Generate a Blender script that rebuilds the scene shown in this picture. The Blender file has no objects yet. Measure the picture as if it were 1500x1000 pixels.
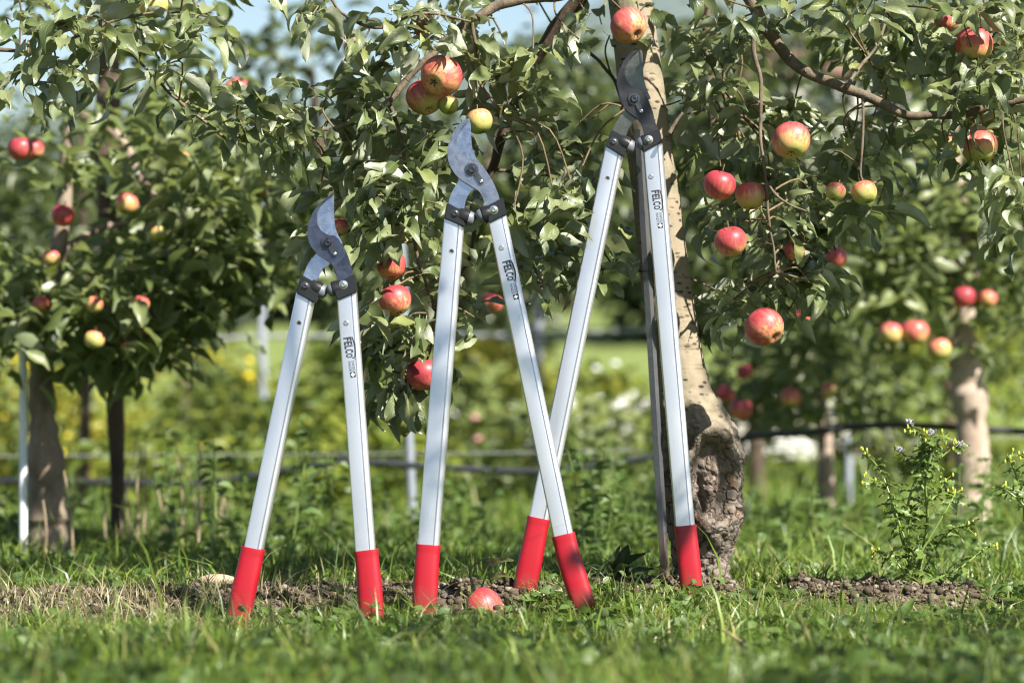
import bpy, bmesh, math, random
import numpy as np
from mathutils import Vector, Matrix, noise as mn

# ------------------------------------------------------------------ camera, world, sun
SC = bpy.context.scene
COL = SC.collection
D, S, HC = 5.0, 0.0011, 0.35          # distance of the shears, metres per photo pixel there, camera height
cam_d = bpy.data.cameras.new('camera')
cam = bpy.data.objects.new('camera', cam_d); COL.objects.link(cam)
cam.location = (0, -D, HC); cam.rotation_euler = (math.pi/2, 0, 0)
cam_d.sensor_width = 36; cam_d.lens = 36*D/(1500*S); cam_d.shift_y = 0.04
cam_d.clip_start = 0.05; cam_d.clip_end = 3000
cam_d.dof.use_dof = True; cam_d.dof.focus_distance = 4.95; cam_d.dof.aperture_fstop = 3.1
cam_d.dof.aperture_blades = 0
SC.camera = cam

SUN_AZ, SUN_EL = math.radians(45), math.radians(44)   # sun high to the right, behind the camera
TO_SUN = Vector((math.sin(SUN_AZ)*math.cos(SUN_EL), -math.cos(SUN_AZ)*math.cos(SUN_EL), math.sin(SUN_EL)))
W = bpy.data.worlds.new('World'); SC.world = W; W.use_nodes = True
wn = W.node_tree.nodes; wn.clear()
sky = wn.new('ShaderNodeTexSky'); sky.sky_type = 'NISHITA'; sky.sun_disc = False
sky.sun_elevation = SUN_EL; sky.sun_rotation = math.pi - SUN_AZ
sky.air_density = 1.0; sky.dust_density = 0.8
bg = wn.new('ShaderNodeBackground'); bg.inputs[1].default_value = 0.050
wo = wn.new('ShaderNodeOutputWorld')
W.node_tree.links.new(sky.outputs[0], bg.inputs[0]); W.node_tree.links.new(bg.outputs[0], wo.inputs[0])
sd = bpy.data.lights.new('sun', 'SUN'); sd.energy = 5.0; sd.angle = math.radians(0.55); sd.color = (1, 0.95, 0.86)
sun = bpy.data.objects.new('sun', sd); COL.objects.link(sun)
sun.rotation_euler = TO_SUN.to_track_quat('Z', 'Y').to_euler(); sun.location = (3, -3, 6)
SC.view_settings.view_transform = 'Standard'; SC.view_settings.look = 'None'
SC.view_settings.exposure = 1.62; SC.view_settings.gamma = 1; SC.view_settings.use_curve_mapping = False
SC.render.engine = 'CYCLES'
SC.cycles.use_denoising = True; SC.cycles.filter_width = 1.15
SC.cycles.max_bounces = 6; SC.cycles.diffuse_bounces = 1; SC.cycles.glossy_bounces = 3
SC.cycles.transmission_bounces = 4; SC.cycles.caustics_reflective = False; SC.cycles.caustics_refractive = False
SC.cycles.sample_clamp_indirect = 6

random.seed(7); rng = np.random.default_rng(11)
U = random.uniform

# ------------------------------------------------------------------ helpers
def P(px, py, y=0.0):
    """photo pixel at depth y -> world point"""
    k = (y + D)/D
    return Vector(((px-750)*S*k, y, HC + (560-py)*S*k))

def tag(o, label=None, cat=None, group=None, kind=None):
    if label: o['label'] = label
    if cat: o['category'] = cat
    if group: o['group'] = group
    if kind: o['kind'] = kind
    return o

def thing(name, loc, label, cat, group=None):
    o = bpy.data.objects.new(name, None); COL.objects.link(o)
    o.location = loc; o.empty_display_size = 0.05
    return tag(o, label, cat, group)

def org(par):
    v = Vector((0, 0, 0))
    while par is not None:
        v += par.location; par = par.parent
    return v

def np_mesh(name, V, polys, mat=None, uv=None, smooth=True):
    me = bpy.data.meshes.new(name)
    V = np.asarray(V, dtype=np.float32)
    loops = np.concatenate([np.asarray(p, dtype=np.int32).reshape(-1) for p in polys])
    tot = np.concatenate([np.full(len(p), np.asarray(p).shape[1], dtype=np.int32) for p in polys])
    start = np.concatenate([[0], np.cumsum(tot)[:-1]]).astype(np.int32)
    me.vertices.add(len(V)); me.vertices.foreach_set('co', V.reshape(-1))
    me.loops.add(len(loops)); me.loops.foreach_set('vertex_index', loops)
    me.polygons.add(len(tot)); me.polygons.foreach_set('loop_start', start); me.polygons.foreach_set('loop_total', tot)
    if smooth: me.polygons.foreach_set('use_smooth', np.ones(len(tot), dtype=bool))
    if uv is not None:
        l = me.uv_layers.new(name='UVMap')
        l.data.foreach_set('uv', np.asarray(uv, dtype=np.float32)[loops].reshape(-1))
    me.update(calc_edges=True)
    if mat: me.materials.append(mat)
    return me

def link(name, me, parent=None, loc=None):
    o = bpy.data.objects.new(name, me); COL.objects.link(o)
    if parent is not None: o.parent = parent
    if loc is not None: o.location = loc
    return o

class MB:
    """collects shapes in world space, builds ONE mesh object"""
    def __init__(s): s.v = []; s.f = []
    def add(s, v, f):
        b = len(s.v); s.v += [tuple(x) for x in v]; s.f += [tuple(i+b for i in q) for q in f]; return s
    def tube(s, pts, rad, n=8, cap=True, smooth=4):
        pts, rad = spline(pts, rad, smooth)
        v, f = [], []; up = Vector((0.13, -1, 0.21)).normalized()
        m = len(pts)
        for i, p in enumerate(pts):
            t = (pts[min(i+1, m-1)] - pts[max(i-1, 0)]).normalized()
            a = t.cross(up)
            if a.length < 1e-4: a = t.cross(Vector((1, 0, 0)))
            a.normalize(); b = t.cross(a)
            for k in range(n):
                an = 2*math.pi*k/n
                v.append(p + (a*math.cos(an) + b*math.sin(an))*rad[i])
        for i in range(m-1):
            for k in range(n):
                f.append((i*n+k, i*n+(k+1) % n, (i+1)*n+(k+1) % n, (i+1)*n+k))
        if cap:
            f.append(tuple(range(n-1, -1, -1))); f.append(tuple((m-1)*n+k for k in range(n)))
        return s.add(v, f)
    def box(s, c, h, rot=0):
        cs, sn = math.cos(rot), math.sin(rot); v = []
        for dx in (-1, 1):
            for dy in (-1, 1):
                for dz in (-1, 1):
                    x, y = dx*h[0], dy*h[1]
                    v.append((c[0]+x*cs-y*sn, c[1]+x*sn+y*cs, c[2]+dz*h[2]))
        return s.add(v, [(0,1,3,2),(4,6,7,5),(0,4,5,1),(2,3,7,6),(0,2,6,4),(1,5,7,3)])
    def ball(s, c, r, nu=10, nv=6, sq=(1,1,1)):
        v = []; f = []
        for j in range(nv+1):
            t = math.pi*j/nv
            for i in range(nu):
                a = 2*math.pi*i/nu
                v.append((c[0]+r*sq[0]*math.sin(t)*math.cos(a), c[1]+r*sq[1]*math.sin(t)*math.sin(a), c[2]+r*sq[2]*math.cos(t)))
        for j in range(nv):
            for i in range(nu):
                f.append((j*nu+i, (j+1)*nu+i, (j+1)*nu+(i+1) % nu, j*nu+(i+1) % nu))
        return s.add(v, f)
    def lathe(s, c, ax, prof, n=20, teeth=0, tooth=0.0):
        ax = Vector(ax).normalized(); a = ax.orthogonal().normalized(); b = ax.cross(a)
        v = []; f = []; m = len(prof)
        for (r, h) in prof:
            for k in range(n):
                an = 2*math.pi*k/n
                rr = r + (tooth if (teeth and (k % 2)) else 0)*(1 if r > 1e-5 else 0)
                v.append(Vector(c) + ax*h + (a*math.cos(an)+b*math.sin(an))*rr)
        for i in range(m-1):
            for k in range(n):
                f.append((i*n+k, i*n+(k+1) % n, (i+1)*n+(k+1) % n, (i+1)*n+k))
        return s.add(v, f)
    def build(s, name, mat, parent=None, smooth=True, loc=None, bevel=0, angle=None):
        o0 = org(parent) if parent is not None else (Vector(loc) if loc is not None else Vector((0,0,0)))
        me = bpy.data.meshes.new(name)
        me.from_pydata([(x-o0.x, y-o0.y, z-o0.z) for x, y, z in s.v], [], s.f)
        bm = bmesh.new(); bm.from_mesh(me)
        bmesh.ops.recalc_face_normals(bm, faces=bm.faces)
        if bevel:
            ed = [e for e in bm.edges if len(e.link_faces) == 2 and e.calc_face_angle() > 0.7]
            bmesh.ops.bevel(bm, geom=ed, offset=bevel, segments=2, affect='EDGES', clamp_overlap=True)
        bm.to_mesh(me); bm.free()
        if smooth:
            me.polygons.foreach_set('use_smooth', [True]*len(me.polygons))
            me.set_sharp_from_angle(angle=math.radians(angle or 40))
        me.materials.append(mat); me.update()
        o = link(name, me, parent)
        if parent is None and loc is not None: o.location = loc
        return o

def spline(pts, rad, sub):
    pts = [Vector(p) for p in pts]
    if not isinstance(rad, (list, tuple)): rad = [rad]*len(pts)
    if len(rad) != len(pts):
        r0, r1 = rad[0], rad[-1]; rad = [r0+(r1-r0)*i/(len(pts)-1) for i in range(len(pts))]
    if sub <= 1 or len(pts) < 3:
        return pts, list(rad)
    op, orr = [], []
    for i in range(len(pts)-1):
        p0, p1, p2, p3 = pts[max(i-1,0)], pts[i], pts[i+1], pts[min(i+2,len(pts)-1)]
        for k in range(sub):
            t = k/sub
            op.append(0.5*((2*p1)+(p2-p0)*t+(2*p0-5*p1+4*p2-p3)*t*t+(3*p1-p0-3*p2+p3)*t**3))
            orr.append(rad[i]+(rad[i+1]-rad[i])*t)
    op.append(pts[-1]); orr.append(rad[-1])
    return op, orr

def sstep(a, b, x):
    t = np.clip((np.asarray(x, dtype=float)-a)/(b-a), 0, 1); return t*t*(3-2*t)

# ------------------------------------------------------------------ materials
class NT:
    def __init__(s, name):
        s.m = bpy.data.materials.new(name); s.m.use_nodes = True
        s.n = s.m.node_tree.nodes; s.l = s.m.node_tree.links; s.n.clear()
        s.out = s.n.new('ShaderNodeOutputMaterial')
    def N(s, t, ins=None, **kw):
        nd = s.n.new('ShaderNode'+t)
        for k, v in kw.items(): setattr(nd, k, v)
        for k, v in (ins or {}).items():
            if isinstance(v, bpy.types.NodeSocket): s.l.new(v, nd.inputs[k])
            else: nd.inputs[k].default_value = v
        return nd
    def math(s, op, a, b=0.0, c=0.0, clamp=False):
        return s.N('Math', {0: a, 1: b, 2: c}, operation=op, use_clamp=clamp).outputs[0]
    def ramp(s, fac, stops, interp='LINEAR'):
        nd = s.N('ValToRGB', {0: fac}); cr = nd.color_ramp; cr.interpolation = interp
        while len(cr.elements) < len(stops): cr.elements.new(0.5)
        for e, (p, c) in zip(cr.elements, stops):
            e.position = p; e.color = (c, c, c, 1) if isinstance(c, (int, float)) else (*c, 1)
        return nd.outputs[0]
    def mix(s, fac, a, b, blend='MIX'):
        nd = s.N('Mix', data_type='RGBA', blend_type=blend)
        for sock, v in ((nd.inputs[0], fac), (nd.inputs[6], a), (nd.inputs[7], b)):
            if isinstance(v, bpy.types.NodeSocket): s.l.new(v, sock)
            else: sock.default_value = v if isinstance(v, (int, float)) else (*v, 1) if len(v) == 3 else v
        return nd.outputs[2]
    def noise(s, scale, detail=4, rough=0.55, vec=None, out=0, dist=0):
        ins = {'Scale': scale, 'Detail': detail, 'Roughness': rough, 'Distortion': dist}
        if vec is not None: ins['Vector'] = vec
        return s.N('TexNoise', ins).outputs[out]
    def obj(s): return s.N('TexCoord').outputs['Object']
    def mapv(s, v, sc): return s.N('Mapping', {0: v, 3: sc}).outputs[0]
    def bump(s, h, st=0.5, dist=0.01, nrm=None):
        ins = {'Height': h, 'Strength': st, 'Distance': dist}
        if nrm is not None: ins['Normal'] = nrm
        return s.N('Bump', ins).outputs[0]
    def pbr(s, col, rough=0.5, metal=0.0, normal=None, spec=0.5, **extra):
        ins = {'Base Color': col if isinstance(col, bpy.types.NodeSocket) else (*col, 1), 'Roughness': rough,
               'Metallic': metal, 'Specular IOR Level': spec}
        if normal is not None: ins['Normal'] = normal
        for k, v in extra.items(): ins[k.replace('_', ' ')] = v
        return s.N('BsdfPrincipled', ins)
    def done(s, sh):
        s.l.new(sh.outputs[0] if hasattr(sh, 'outputs') else sh, s.out.inputs[0]); return s.m

def m_leaf(name, cols, back, trans, rough=0.42, tw=0.38, veins=True, spec=0.45, bumpy=0.25, spots=False):
    t = NT(name)
    isl = t.N('NewGeometry'); oi = t.N('ObjectInfo')
    r = t.math('FRACT', t.math('ADD', isl.outputs['Random Per Island'], oi.outputs['Random']))
    n = len(cols)
    col = t.ramp(r, [(i/max(1, n-1), c) for i, c in enumerate(cols)])
    o = t.obj()
    nz = t.noise(60, 3, 0.6, o)
    col = t.mix(t.ramp(nz, [(0.35, 0.0), (0.75, 0.35)]), col, (0.13, 0.15, 0.035))
    nrm = None
    if veins:
        uv = t.N('TexCoord').outputs['UV']; sx = t.N('SeparateXYZ', {0: uv})
        v = t.math('ABSOLUTE', t.math('SUBTRACT', sx.outputs[1], 0.5))
        mid = t.math('SUBTRACT', 1.0, t.math('MULTIPLY', v, 26.0), clamp=True)
        lat = t.math('SINE', t.math('MULTIPLY', t.math('SUBTRACT', sx.outputs[0], t.math('MULTIPLY', v, 0.75)), 52.0))
        lat = t.math('MULTIPLY', t.math('SUBTRACT', lat, 0.86, clamp=True), 3.5, clamp=True)
        vein = t.math('MAXIMUM', mid, lat)
        col = t.mix(t.math('MULTIPLY', vein, 0.5), col, (0.17, 0.22, 0.075))
        h = t.math('SUBTRACT', nz, t.math('MULTIPLY', vein, 0.8))
        nrm = t.bump(h, bumpy, 0.002)
    if spots:
        sp = t.ramp(t.noise(75, 3, 0.6, t.N('VectorMath', {0: o, 1: oi.outputs['Location']}, operation='ADD').outputs[0]), [(0.66, 0.0), (0.72, 0.75)])
        col = t.mix(sp, col, (0.16, 0.10, 0.045))
    c2 = t.mix(isl.outputs['Backfacing'], col, back)
    p = t.pbr(c2, rough, 0, nrm, spec)
    tl = t.N('BsdfTranslucent', {'Color': t.mix(0.55, c2, trans)})
    mx = t.N('MixShader', {0: tw, 1: p.outputs[0], 2: tl.outputs[0]})
    return t.done(mx)

G_OLIVE = [(0.040, 0.064, 0.021), (0.090, 0.122, 0.046), (0.150, 0.182, 0.080), (0.215, 0.242, 0.125), (0.058, 0.088, 0.030), (0.235, 0.255, 0.085)]
M_LEAF = m_leaf('apple_leaf', G_OLIVE, (0.320, 0.345, 0.245), (0.26, 0.31, 0.045), rough=0.36, tw=0.26, spec=0.65, bumpy=0.35, spots=True)
M_LEAFBG = m_leaf('apple_leaf_far', [(0.055, 0.082, 0.024), (0.115, 0.150, 0.048), (0.185, 0.215, 0.085), (0.072, 0.108, 0.030)],
                  (0.230, 0.270, 0.140), (0.26, 0.32, 0.040), veins=False, rough=0.42, spec=0.5)
M_BGSHADE = m_leaf('shaded_apple_leaf_far', [(0.026, 0.044, 0.014), (0.055, 0.080, 0.024), (0.085, 0.112, 0.040), (0.035, 0.056, 0.017), (0.020, 0.034, 0.012)],
                  (0.110, 0.135, 0.070), (0.16, 0.20, 0.03), veins=False, rough=0.40, spec=0.5)  # apple leaves darkened, shade of the rear rows put into the colour
M_BUSH = m_leaf('bush_leaf', [(0.055, 0.095, 0.016), (0.14, 0.195, 0.026), (0.23, 0.27, 0.036), (0.075, 0.125, 0.026)],
                (0.20, 0.25, 0.08), (0.42, 0.45, 0.05), veins=False, tw=0.5)
M_YBUSH = m_leaf('yellow_bush_leaf', [(0.085, 0.125, 0.018), (0.24, 0.27, 0.032), (0.40, 0.36, 0.036), (0.12, 0.165, 0.028)],
                 (0.26, 0.28, 0.08), (0.55, 0.50, 0.05), veins=False, tw=0.5)
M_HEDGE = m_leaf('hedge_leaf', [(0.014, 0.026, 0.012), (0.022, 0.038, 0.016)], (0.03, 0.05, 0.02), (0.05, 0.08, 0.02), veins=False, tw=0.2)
M_WEED = m_leaf('weed_leaf', [(0.05, 0.105, 0.020), (0.075, 0.14, 0.028), (0.10, 0.165, 0.04)], (0.12, 0.17, 0.07), (0.20, 0.30, 0.03), rough=0.45)
M_SHADEWEED = m_leaf('shaded_weed_leaf', [(0.020, 0.045, 0.014), (0.030, 0.060, 0.018)], (0.06, 0.09, 0.04), (0.06, 0.11, 0.02))  # weed leaf darkened, cast shade put into its colour
M_GROUNDSEL = m_leaf('groundsel_leaf', [(0.09, 0.16, 0.030), (0.13, 0.20, 0.045)], (0.14, 0.19, 0.07), (0.28, 0.34, 0.04), veins=False)
M_WILT = m_leaf('wilted_leaf', [(0.16, 0.18, 0.07), (0.22, 0.21, 0.10)], (0.2, 0.2, 0.12), (0.25, 0.26, 0.08), rough=0.6)

def m_grass(name, cols, tw=0.25):
    t = NT(name)
    isl = t.N('NewGeometry')
    n = len(cols)
    col = t.ramp(isl.outputs['Random Per Island'], [(i/(n-1), c) for i, c in enumerate(cols)])
    p = t.pbr(col, 0.4, 0, None, 0.4)
    tl = t.N('BsdfTranslucent', {'Color': t.mix(0.5, col, (0.25, 0.34, 0.03))})
    return t.done(t.N('MixShader', {0: tw, 1: p.outputs[0], 2: tl.outputs[0]}))
M_GRASS = m_grass('grass_blade', [(0.022, 0.052, 0.009), (0.062, 0.120, 0.014), (0.115, 0.185, 0.022), (0.190, 0.250, 0.036), (0.042, 0.088, 0.013), (0.30, 0.28, 0.10)])
M_DRY = m_grass('dry_grass_blade', [(0.17, 0.145, 0.075), (0.25, 0.21, 0.12), (0.14, 0.14, 0.05), (0.32, 0.28, 0.17)], 0.2)

def m_ground():
    t = NT('meadow_ground'); o = t.obj()
    at = t.N('Attribute', attribute_name='soil').outputs['Fac']
    n1 = t.noise(1.3, 5, 0.6, o); n2 = t.noise(40, 5, 0.65, o); n3 = t.noise(220, 3, 0.6, o)
    grass = t.mix(n2, (0.030, 0.050, 0.010), (0.085, 0.125, 0.024))
    lawn = t.mix(t.ramp(n1, [(0.3, 0.0), (0.7, 1.0)]), grass, (0.070, 0.100, 0.022))
    soil = t.mix(n2, (0.035, 0.025, 0.018), (0.145, 0.110, 0.080))
    soil = t.mix(t.ramp(n3, [(0.55, 0.0), (0.75, 0.7)]), soil, (0.23, 0.19, 0.145))
    lawn = t.mix(t.ramp(t.math('MULTIPLY', t.N('SeparateXYZ', {0: o}).outputs[1], 0.1), [(0.75, 0.0), (0.95, 0.8)]), lawn, (0.155, 0.195, 0.060))  # bright lawn starts far back; ground before it has shade in its colour
    col = t.mix(at, lawn, soil)
    h = t.math('ADD', n2, t.math('MULTIPLY', n3, 0.5))
    return t.done(t.pbr(col, 0.95, 0, t.bump(h, 0.7, 0.012), 0.15))
M_GROUND = m_ground()
def m_clod():
    t = NT('soil_clod'); o = t.obj()
    r = t.N('NewGeometry').outputs['Random Per Island']
    col = t.ramp(r, [(0, (0.045, 0.032, 0.023)), (0.5, (0.10, 0.075, 0.055)), (0.8, (0.17, 0.135, 0.10)), (1, (0.30, 0.26, 0.21))])
    n = t.noise(300, 4, 0.7, o)
    return t.done(t.pbr(t.mix(t.math('MULTIPLY', n, 0.5), col, (0.05, 0.035, 0.025)), 0.95, 0, t.bump(n, 0.7, 0.003), 0.15))
M_CLOD = m_clod()

def m_alu():
    t = NT('brushed_aluminium'); o = t.obj()
    n = t.noise(900, 2, 0.5, t.mapv(o, (1, 1, 0.02))); b = t.noise(9, 3, 0.5, o)
    col = t.mix(b, (0.60, 0.605, 0.645), (0.77, 0.77, 0.80))
    sc = t.ramp(t.noise(60, 6, 0.75, t.mapv(o, (1, 1, 0.25)), dist=1.5), [(0.58, 0.0), (0.66, 1.0)])
    col = t.mix(t.math('MULTIPLY', sc, 0.28), col, (0.33, 0.34, 0.36))
    r = t.math('ADD', t.math('ADD', 0.25, t.math('MULTIPLY', b, 0.14)), t.math('MULTIPLY', sc, 0.12))
    return t.done(t.pbr(col, r, 0.85, t.bump(n, 0.08, 0.001), 0.5))
M_ALU = m_alu()
def m_steel(name, c0, c1, rough, metal=0.9, smudge=0.14):
    t = NT(name); o = t.obj()
    n = t.noise(35, 5, 0.65, o, dist=0.6); f = t.noise(700, 2, 0.5, t.mapv(o, (1, 1, 0.08)))
    col = t.mix(t.ramp(n, [(0.3, 0.0), (0.7, 1.0)]), c0, c1)
    big = t.noise(60, 5, 0.7, o, dist=1.2)
    col = t.mix(t.math('MULTIPLY', t.ramp(big, [(0.45, 0.0), (0.62, 1.0)]), smudge), col, tuple(min(1, x*2.0) for x in c1))
    r = t.math('ADD', rough-0.10, t.math('MULTIPLY', big, 0.28))
    return t.done(t.pbr(col, r, metal, t.bump(t.math('ADD', f, t.math('MULTIPLY', big, 0.3)), 0.10, 0.0008), 0.5))
M_HOOK = m_steel('dark_forged_steel', (0.050, 0.058, 0.085), (0.100, 0.112, 0.155), 0.30)
M_HOOKB = m_steel('dark_reflection_steel', (0.012, 0.012, 0.014), (0.030, 0.031, 0.035), 0.30, 0.25)  # dark reflection on the tallest head painted into the steel colour
M_BLADEB = m_steel('dark_reflection_blade', (0.085, 0.090, 0.075), (0.16, 0.165, 0.145), 0.26, 0.8)  # same blade steel, its olive-dark reflection put into the colour
M_HOOKS = m_steel('pale_reflection_steel', (0.16, 0.175, 0.225), (0.27, 0.29, 0.35), 0.28)  # same forged steel, paler reflection on the middle head put into the colour
M_EDGE = m_steel('ground_steel_edge', (0.55, 0.57, 0.62), (0.75, 0.77, 0.80), 0.22, 1.0)
M_BLADE = m_steel('polished_blade_steel', (0.25, 0.275, 0.345), (0.42, 0.45, 0.53), 0.22, 1.0)
M_NUT = m_steel('dark_nut_steel', (0.06, 0.06, 0.065), (0.14, 0.14, 0.15), 0.3)
M_RIVET = m_steel('rivet_steel', (0.5, 0.5, 0.52), (0.65, 0.65, 0.68), 0.25, 1.0)
def m_plain(name, col, rough, spec=0.5, bumpsc=0, bst=0.1, var=0.12, metal=0):
    t = NT(name); o = t.obj(); n = t.noise(bumpsc or 60, 4, 0.6, o)
    c = t.mix(n, tuple(x*(1-var) for x in col), tuple(min(1, x*(1+var)) for x in col))
    return t.done(t.pbr(c, t.math('ADD', rough-0.05, t.math('MULTIPLY', n, 0.1)), metal, t.bump(n, bst, 0.002), spec))
M_BLACK = m_plain('black_nylon', (0.010, 0.010, 0.011), 0.30, 0.45, 500, 0.10)
M_RUBBER = m_plain('grey_rubber', (0.11, 0.12, 0.14), 0.42, 0.5, 400, 0.1)
M_INK = m_plain('black_print', (0.012, 0.012, 0.014), 0.5)
M_HOLE = m_plain('hole_shade', (0.01, 0.01, 0.01), 0.6)  # black disc colour stands in for the shade inside the hole
M_PRINTGAP = m_plain('pale_print', (0.72, 0.73, 0.76), 0.45)
def m_red():
    t = NT('red_grip'); o = t.obj(); n = t.noise(700, 3, 0.6, o); w = t.noise(14, 4, 0.6, o)
    z = t.N('SeparateXYZ', {0: o}).outputs[2]
    dirt = t.math('MULTIPLY', t.ramp(t.math('ADD', z, t.math('MULTIPLY', t.noise(60, 5, 0.7, o), 0.05)), [(0.035, 1.0), (0.075, 0.0)]), 0.6)
    col = t.mix(w, (0.235, 0.002, 0.009), (0.30, 0.003, 0.012))
    col = t.mix(dirt, col, (0.115, 0.045, 0.030))
    return t.done(t.pbr(col, t.math('ADD', 0.30, t.math('MULTIPLY', w, 0.16)), 0, t.bump(n, 0.10, 0.0008), 0.5))
M_RED = m_red()

def m_apple():
    t = NT('apple_skin'); tc = t.N('TexCoord'); o = tc.outputs['Object']
    oi = t.N('ObjectInfo'); oc = t.N('SeparateColor', {0: oi.outputs['Color']})
    sh = t.N('VectorMath', {0: o, 1: oi.outputs['Location']}, operation='ADD').outputs[0]
    z = t.N('SeparateXYZ', {0: o}).outputs[2]
    streak = t.noise(190, 4, 0.65, t.mapv(sh, (1, 1, 0.14))); big = t.noise(26, 2, 0.5, sh)
    red = t.math('ADD', t.math('ADD', oc.outputs[0], 0.06), t.math('ADD', t.math('MULTIPLY', t.math('SUBTRACT', streak, 0.5), 0.95),
                 t.math('ADD', t.math('MULTIPLY', t.math('SUBTRACT', big, 0.5), 0.8), t.math('MULTIPLY', z, 11.0))))
    col = t.ramp(red, [(0.0, (0.24, 0.27, 0.060)), (0.26, (0.40, 0.37, 0.115)), (0.46, (0.52, 0.25, 0.11)), (0.66, (0.43, 0.095, 0.075)), (1.0, (0.28, 0.030, 0.040))])
    vd = t.N('TexVoronoi', {'Vector': sh, 'Scale': 330.0}).outputs[0]
    col = t.mix(t.math('MULTIPLY', t.math('SUBTRACT', 0.20, vd, clamp=True), 2.4), col, (0.50, 0.38, 0.20))
    return t.done(t.pbr(col, t.math('ADD', 0.36, t.math('MULTIPLY', big, 0.18)), 0, t.bump(streak, 0.05, 0.001), 0.4))
M_APPLE = m_apple()
M_CALYX = m_plain('dry_calyx', (0.07, 0.055, 0.03), 0.8)
M_STALK = m_plain('apple_stalk', (0.13, 0.10, 0.045), 0.7)

def m_trunk():
    t = NT('apple_bark'); o = t.obj()
    z = t.N('SeparateXYZ', {0: o}).outputs[2]
    n = t.noise(9, 6, 0.62, o); nf = t.noise(140, 5, 0.7, o)
    blend = t.ramp(t.math('ADD', z, t.math('MULTIPLY', t.math('SUBTRACT', t.noise(16, 5, 0.65, o), 0.5), 0.30)), [(0.215, 1.0), (0.315, 0.0)])
    sm = t.mix(n, (0.160, 0.130, 0.088), (0.290, 0.240, 0.168))
    sm = t.mix(t.ramp(t.noise(22, 4, 0.6, o), [(0.50, 0.0), (0.66, 0.7)]), sm, (0.145, 0.140, 0.088))
    sm = t.mix(t.ramp(t.noise(40, 5, 0.65, o), [(0.60, 0.0), (0.74, 0.4)]), sm, (0.095, 0.078, 0.058))
    lt = t.N('TexVoronoi', {'Vector': t.mapv(o, (44, 44, 105)), 'Scale': 1.0, 'Randomness': 1.0}).outputs[0]
    fl = t.math('SUBTRACT', 1.0, t.ramp(lt, [(0.16, 0.0), (0.32, 1.0)]))
    sm = t.mix(t.math('MULTIPLY', fl, t.ramp(t.noise(16, 2, 0.5, o), [(0.34, 0.0), (0.50, 0.95)])), sm, (0.040, 0.029, 0.020))
    ring = t.ramp(t.noise(30, 4, 0.7, t.mapv(o, (0.4, 0.4, 3.2))), [(0.58, 0.0), (0.68, 0.65)])
    sm = t.mix(ring, sm, (0.11, 0.08, 0.05))
    w = t.noise(14, 4, 0.6, o, out=1)
    vv = t.N('VectorMath', {0: t.mapv(o, (34, 34, 26)), 1: t.N('VectorMath', {0: w, 3: 3.0}, operation='SCALE').outputs[0]}, operation='ADD').outputs[0]
    cr = t.N('TexVoronoi', {'Vector': vv, 'Scale': 1.0}, feature='DISTANCE_TO_EDGE').outputs[0]
    crack = t.ramp(cr, [(0.0, 1.0), (0.11, 0.0)])
    ro = t.mix(nf, (0.090, 0.073, 0.058), (0.225, 0.190, 0.155))
    ro = t.mix(t.ramp(t.noise(17, 4, 0.6, o), [(0.56, 0.0), (0.68, 0.8)]), ro, (0.29, 0.155, 0.085))
    ro = t.mix(t.ramp(t.noise(27, 4, 0.6, o), [(0.55, 0.0), (0.70, 0.55)]), ro, (0.15, 0.15, 0.08))
    ro = t.mix(t.math('MULTIPLY', crack, 0.85), ro, (0.022, 0.016, 0.012))
    wood = t.noise(60, 5, 0.7, t.mapv(o, (1, 1, 0.16)), dist=0.5)
    wc = t.mix(t.ramp(wood, [(0.36, 0.0), (0.64, 1.0)]), (0.060, 0.042, 0.034), (0.270, 0.215, 0.180))
    ro = t.mix(t.N('Attribute', attribute_name='scar').outputs['Fac'], ro, wc)
    col = t.mix(blend, sm, ro)
    hr = t.math('ADD', t.math('MULTIPLY', t.math('MINIMUM', cr, 0.16), 6.0), t.math('MULTIPLY', nf, 0.7))
    hs = t.math('SUBTRACT', t.math('MULTIPLY', nf, 0.25), t.math('MULTIPLY', fl, 0.35))
    h = t.N('Mix', {0: blend, 2: hs, 3: hr}).outputs[0]
    return t.done(t.pbr(col, 0.82, 0, t.bump(h, 0.7, 0.005), 0.25))
M_TRUNK = m_trunk()
def m_bark(name, a, b, sc=45):
    t = NT(name); o = t.obj(); n = t.noise(sc, 6, 0.7, t.mapv(o, (1, 1, 0.45))); f = t.noise(sc*5, 4, 0.7, o)
    col = t.mix(t.ramp(n, [(0.3, 0.0), (0.7, 1.0)]), a, b)
    return t.done(t.pbr(col, 0.85, 0, t.bump(t.math('ADD', n, t.math('MULTIPLY', f, 0.4)), 0.7, 0.004), 0.25))
M_BRANCH = m_bark('branch_bark', (0.058, 0.044, 0.032), (0.190, 0.150, 0.102), 70)
M_BRANCHD = m_bark('dark_branch_bark', (0.040, 0.029, 0.021), (0.115, 0.082, 0.055))
M_TWIG = m_bark('twig_bark', (0.095, 0.065, 0.038), (0.20, 0.15, 0.085), 90)
M_TRUNKBG = m_bark('pale_old_bark', (0.095, 0.070, 0.050), (0.33, 0.265, 0.20), 19)
M_TRUNKPALE = m_bark('pale_sunlit_bark', (0.22, 0.165, 0.125), (0.46, 0.37, 0.30), 13)  # pale bark, lightened further so the colour carries sunlight
M_TRUNKDK = m_bark('dark_young_bark', (0.045, 0.032, 0.024), (0.12, 0.085, 0.06), 18)
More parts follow.
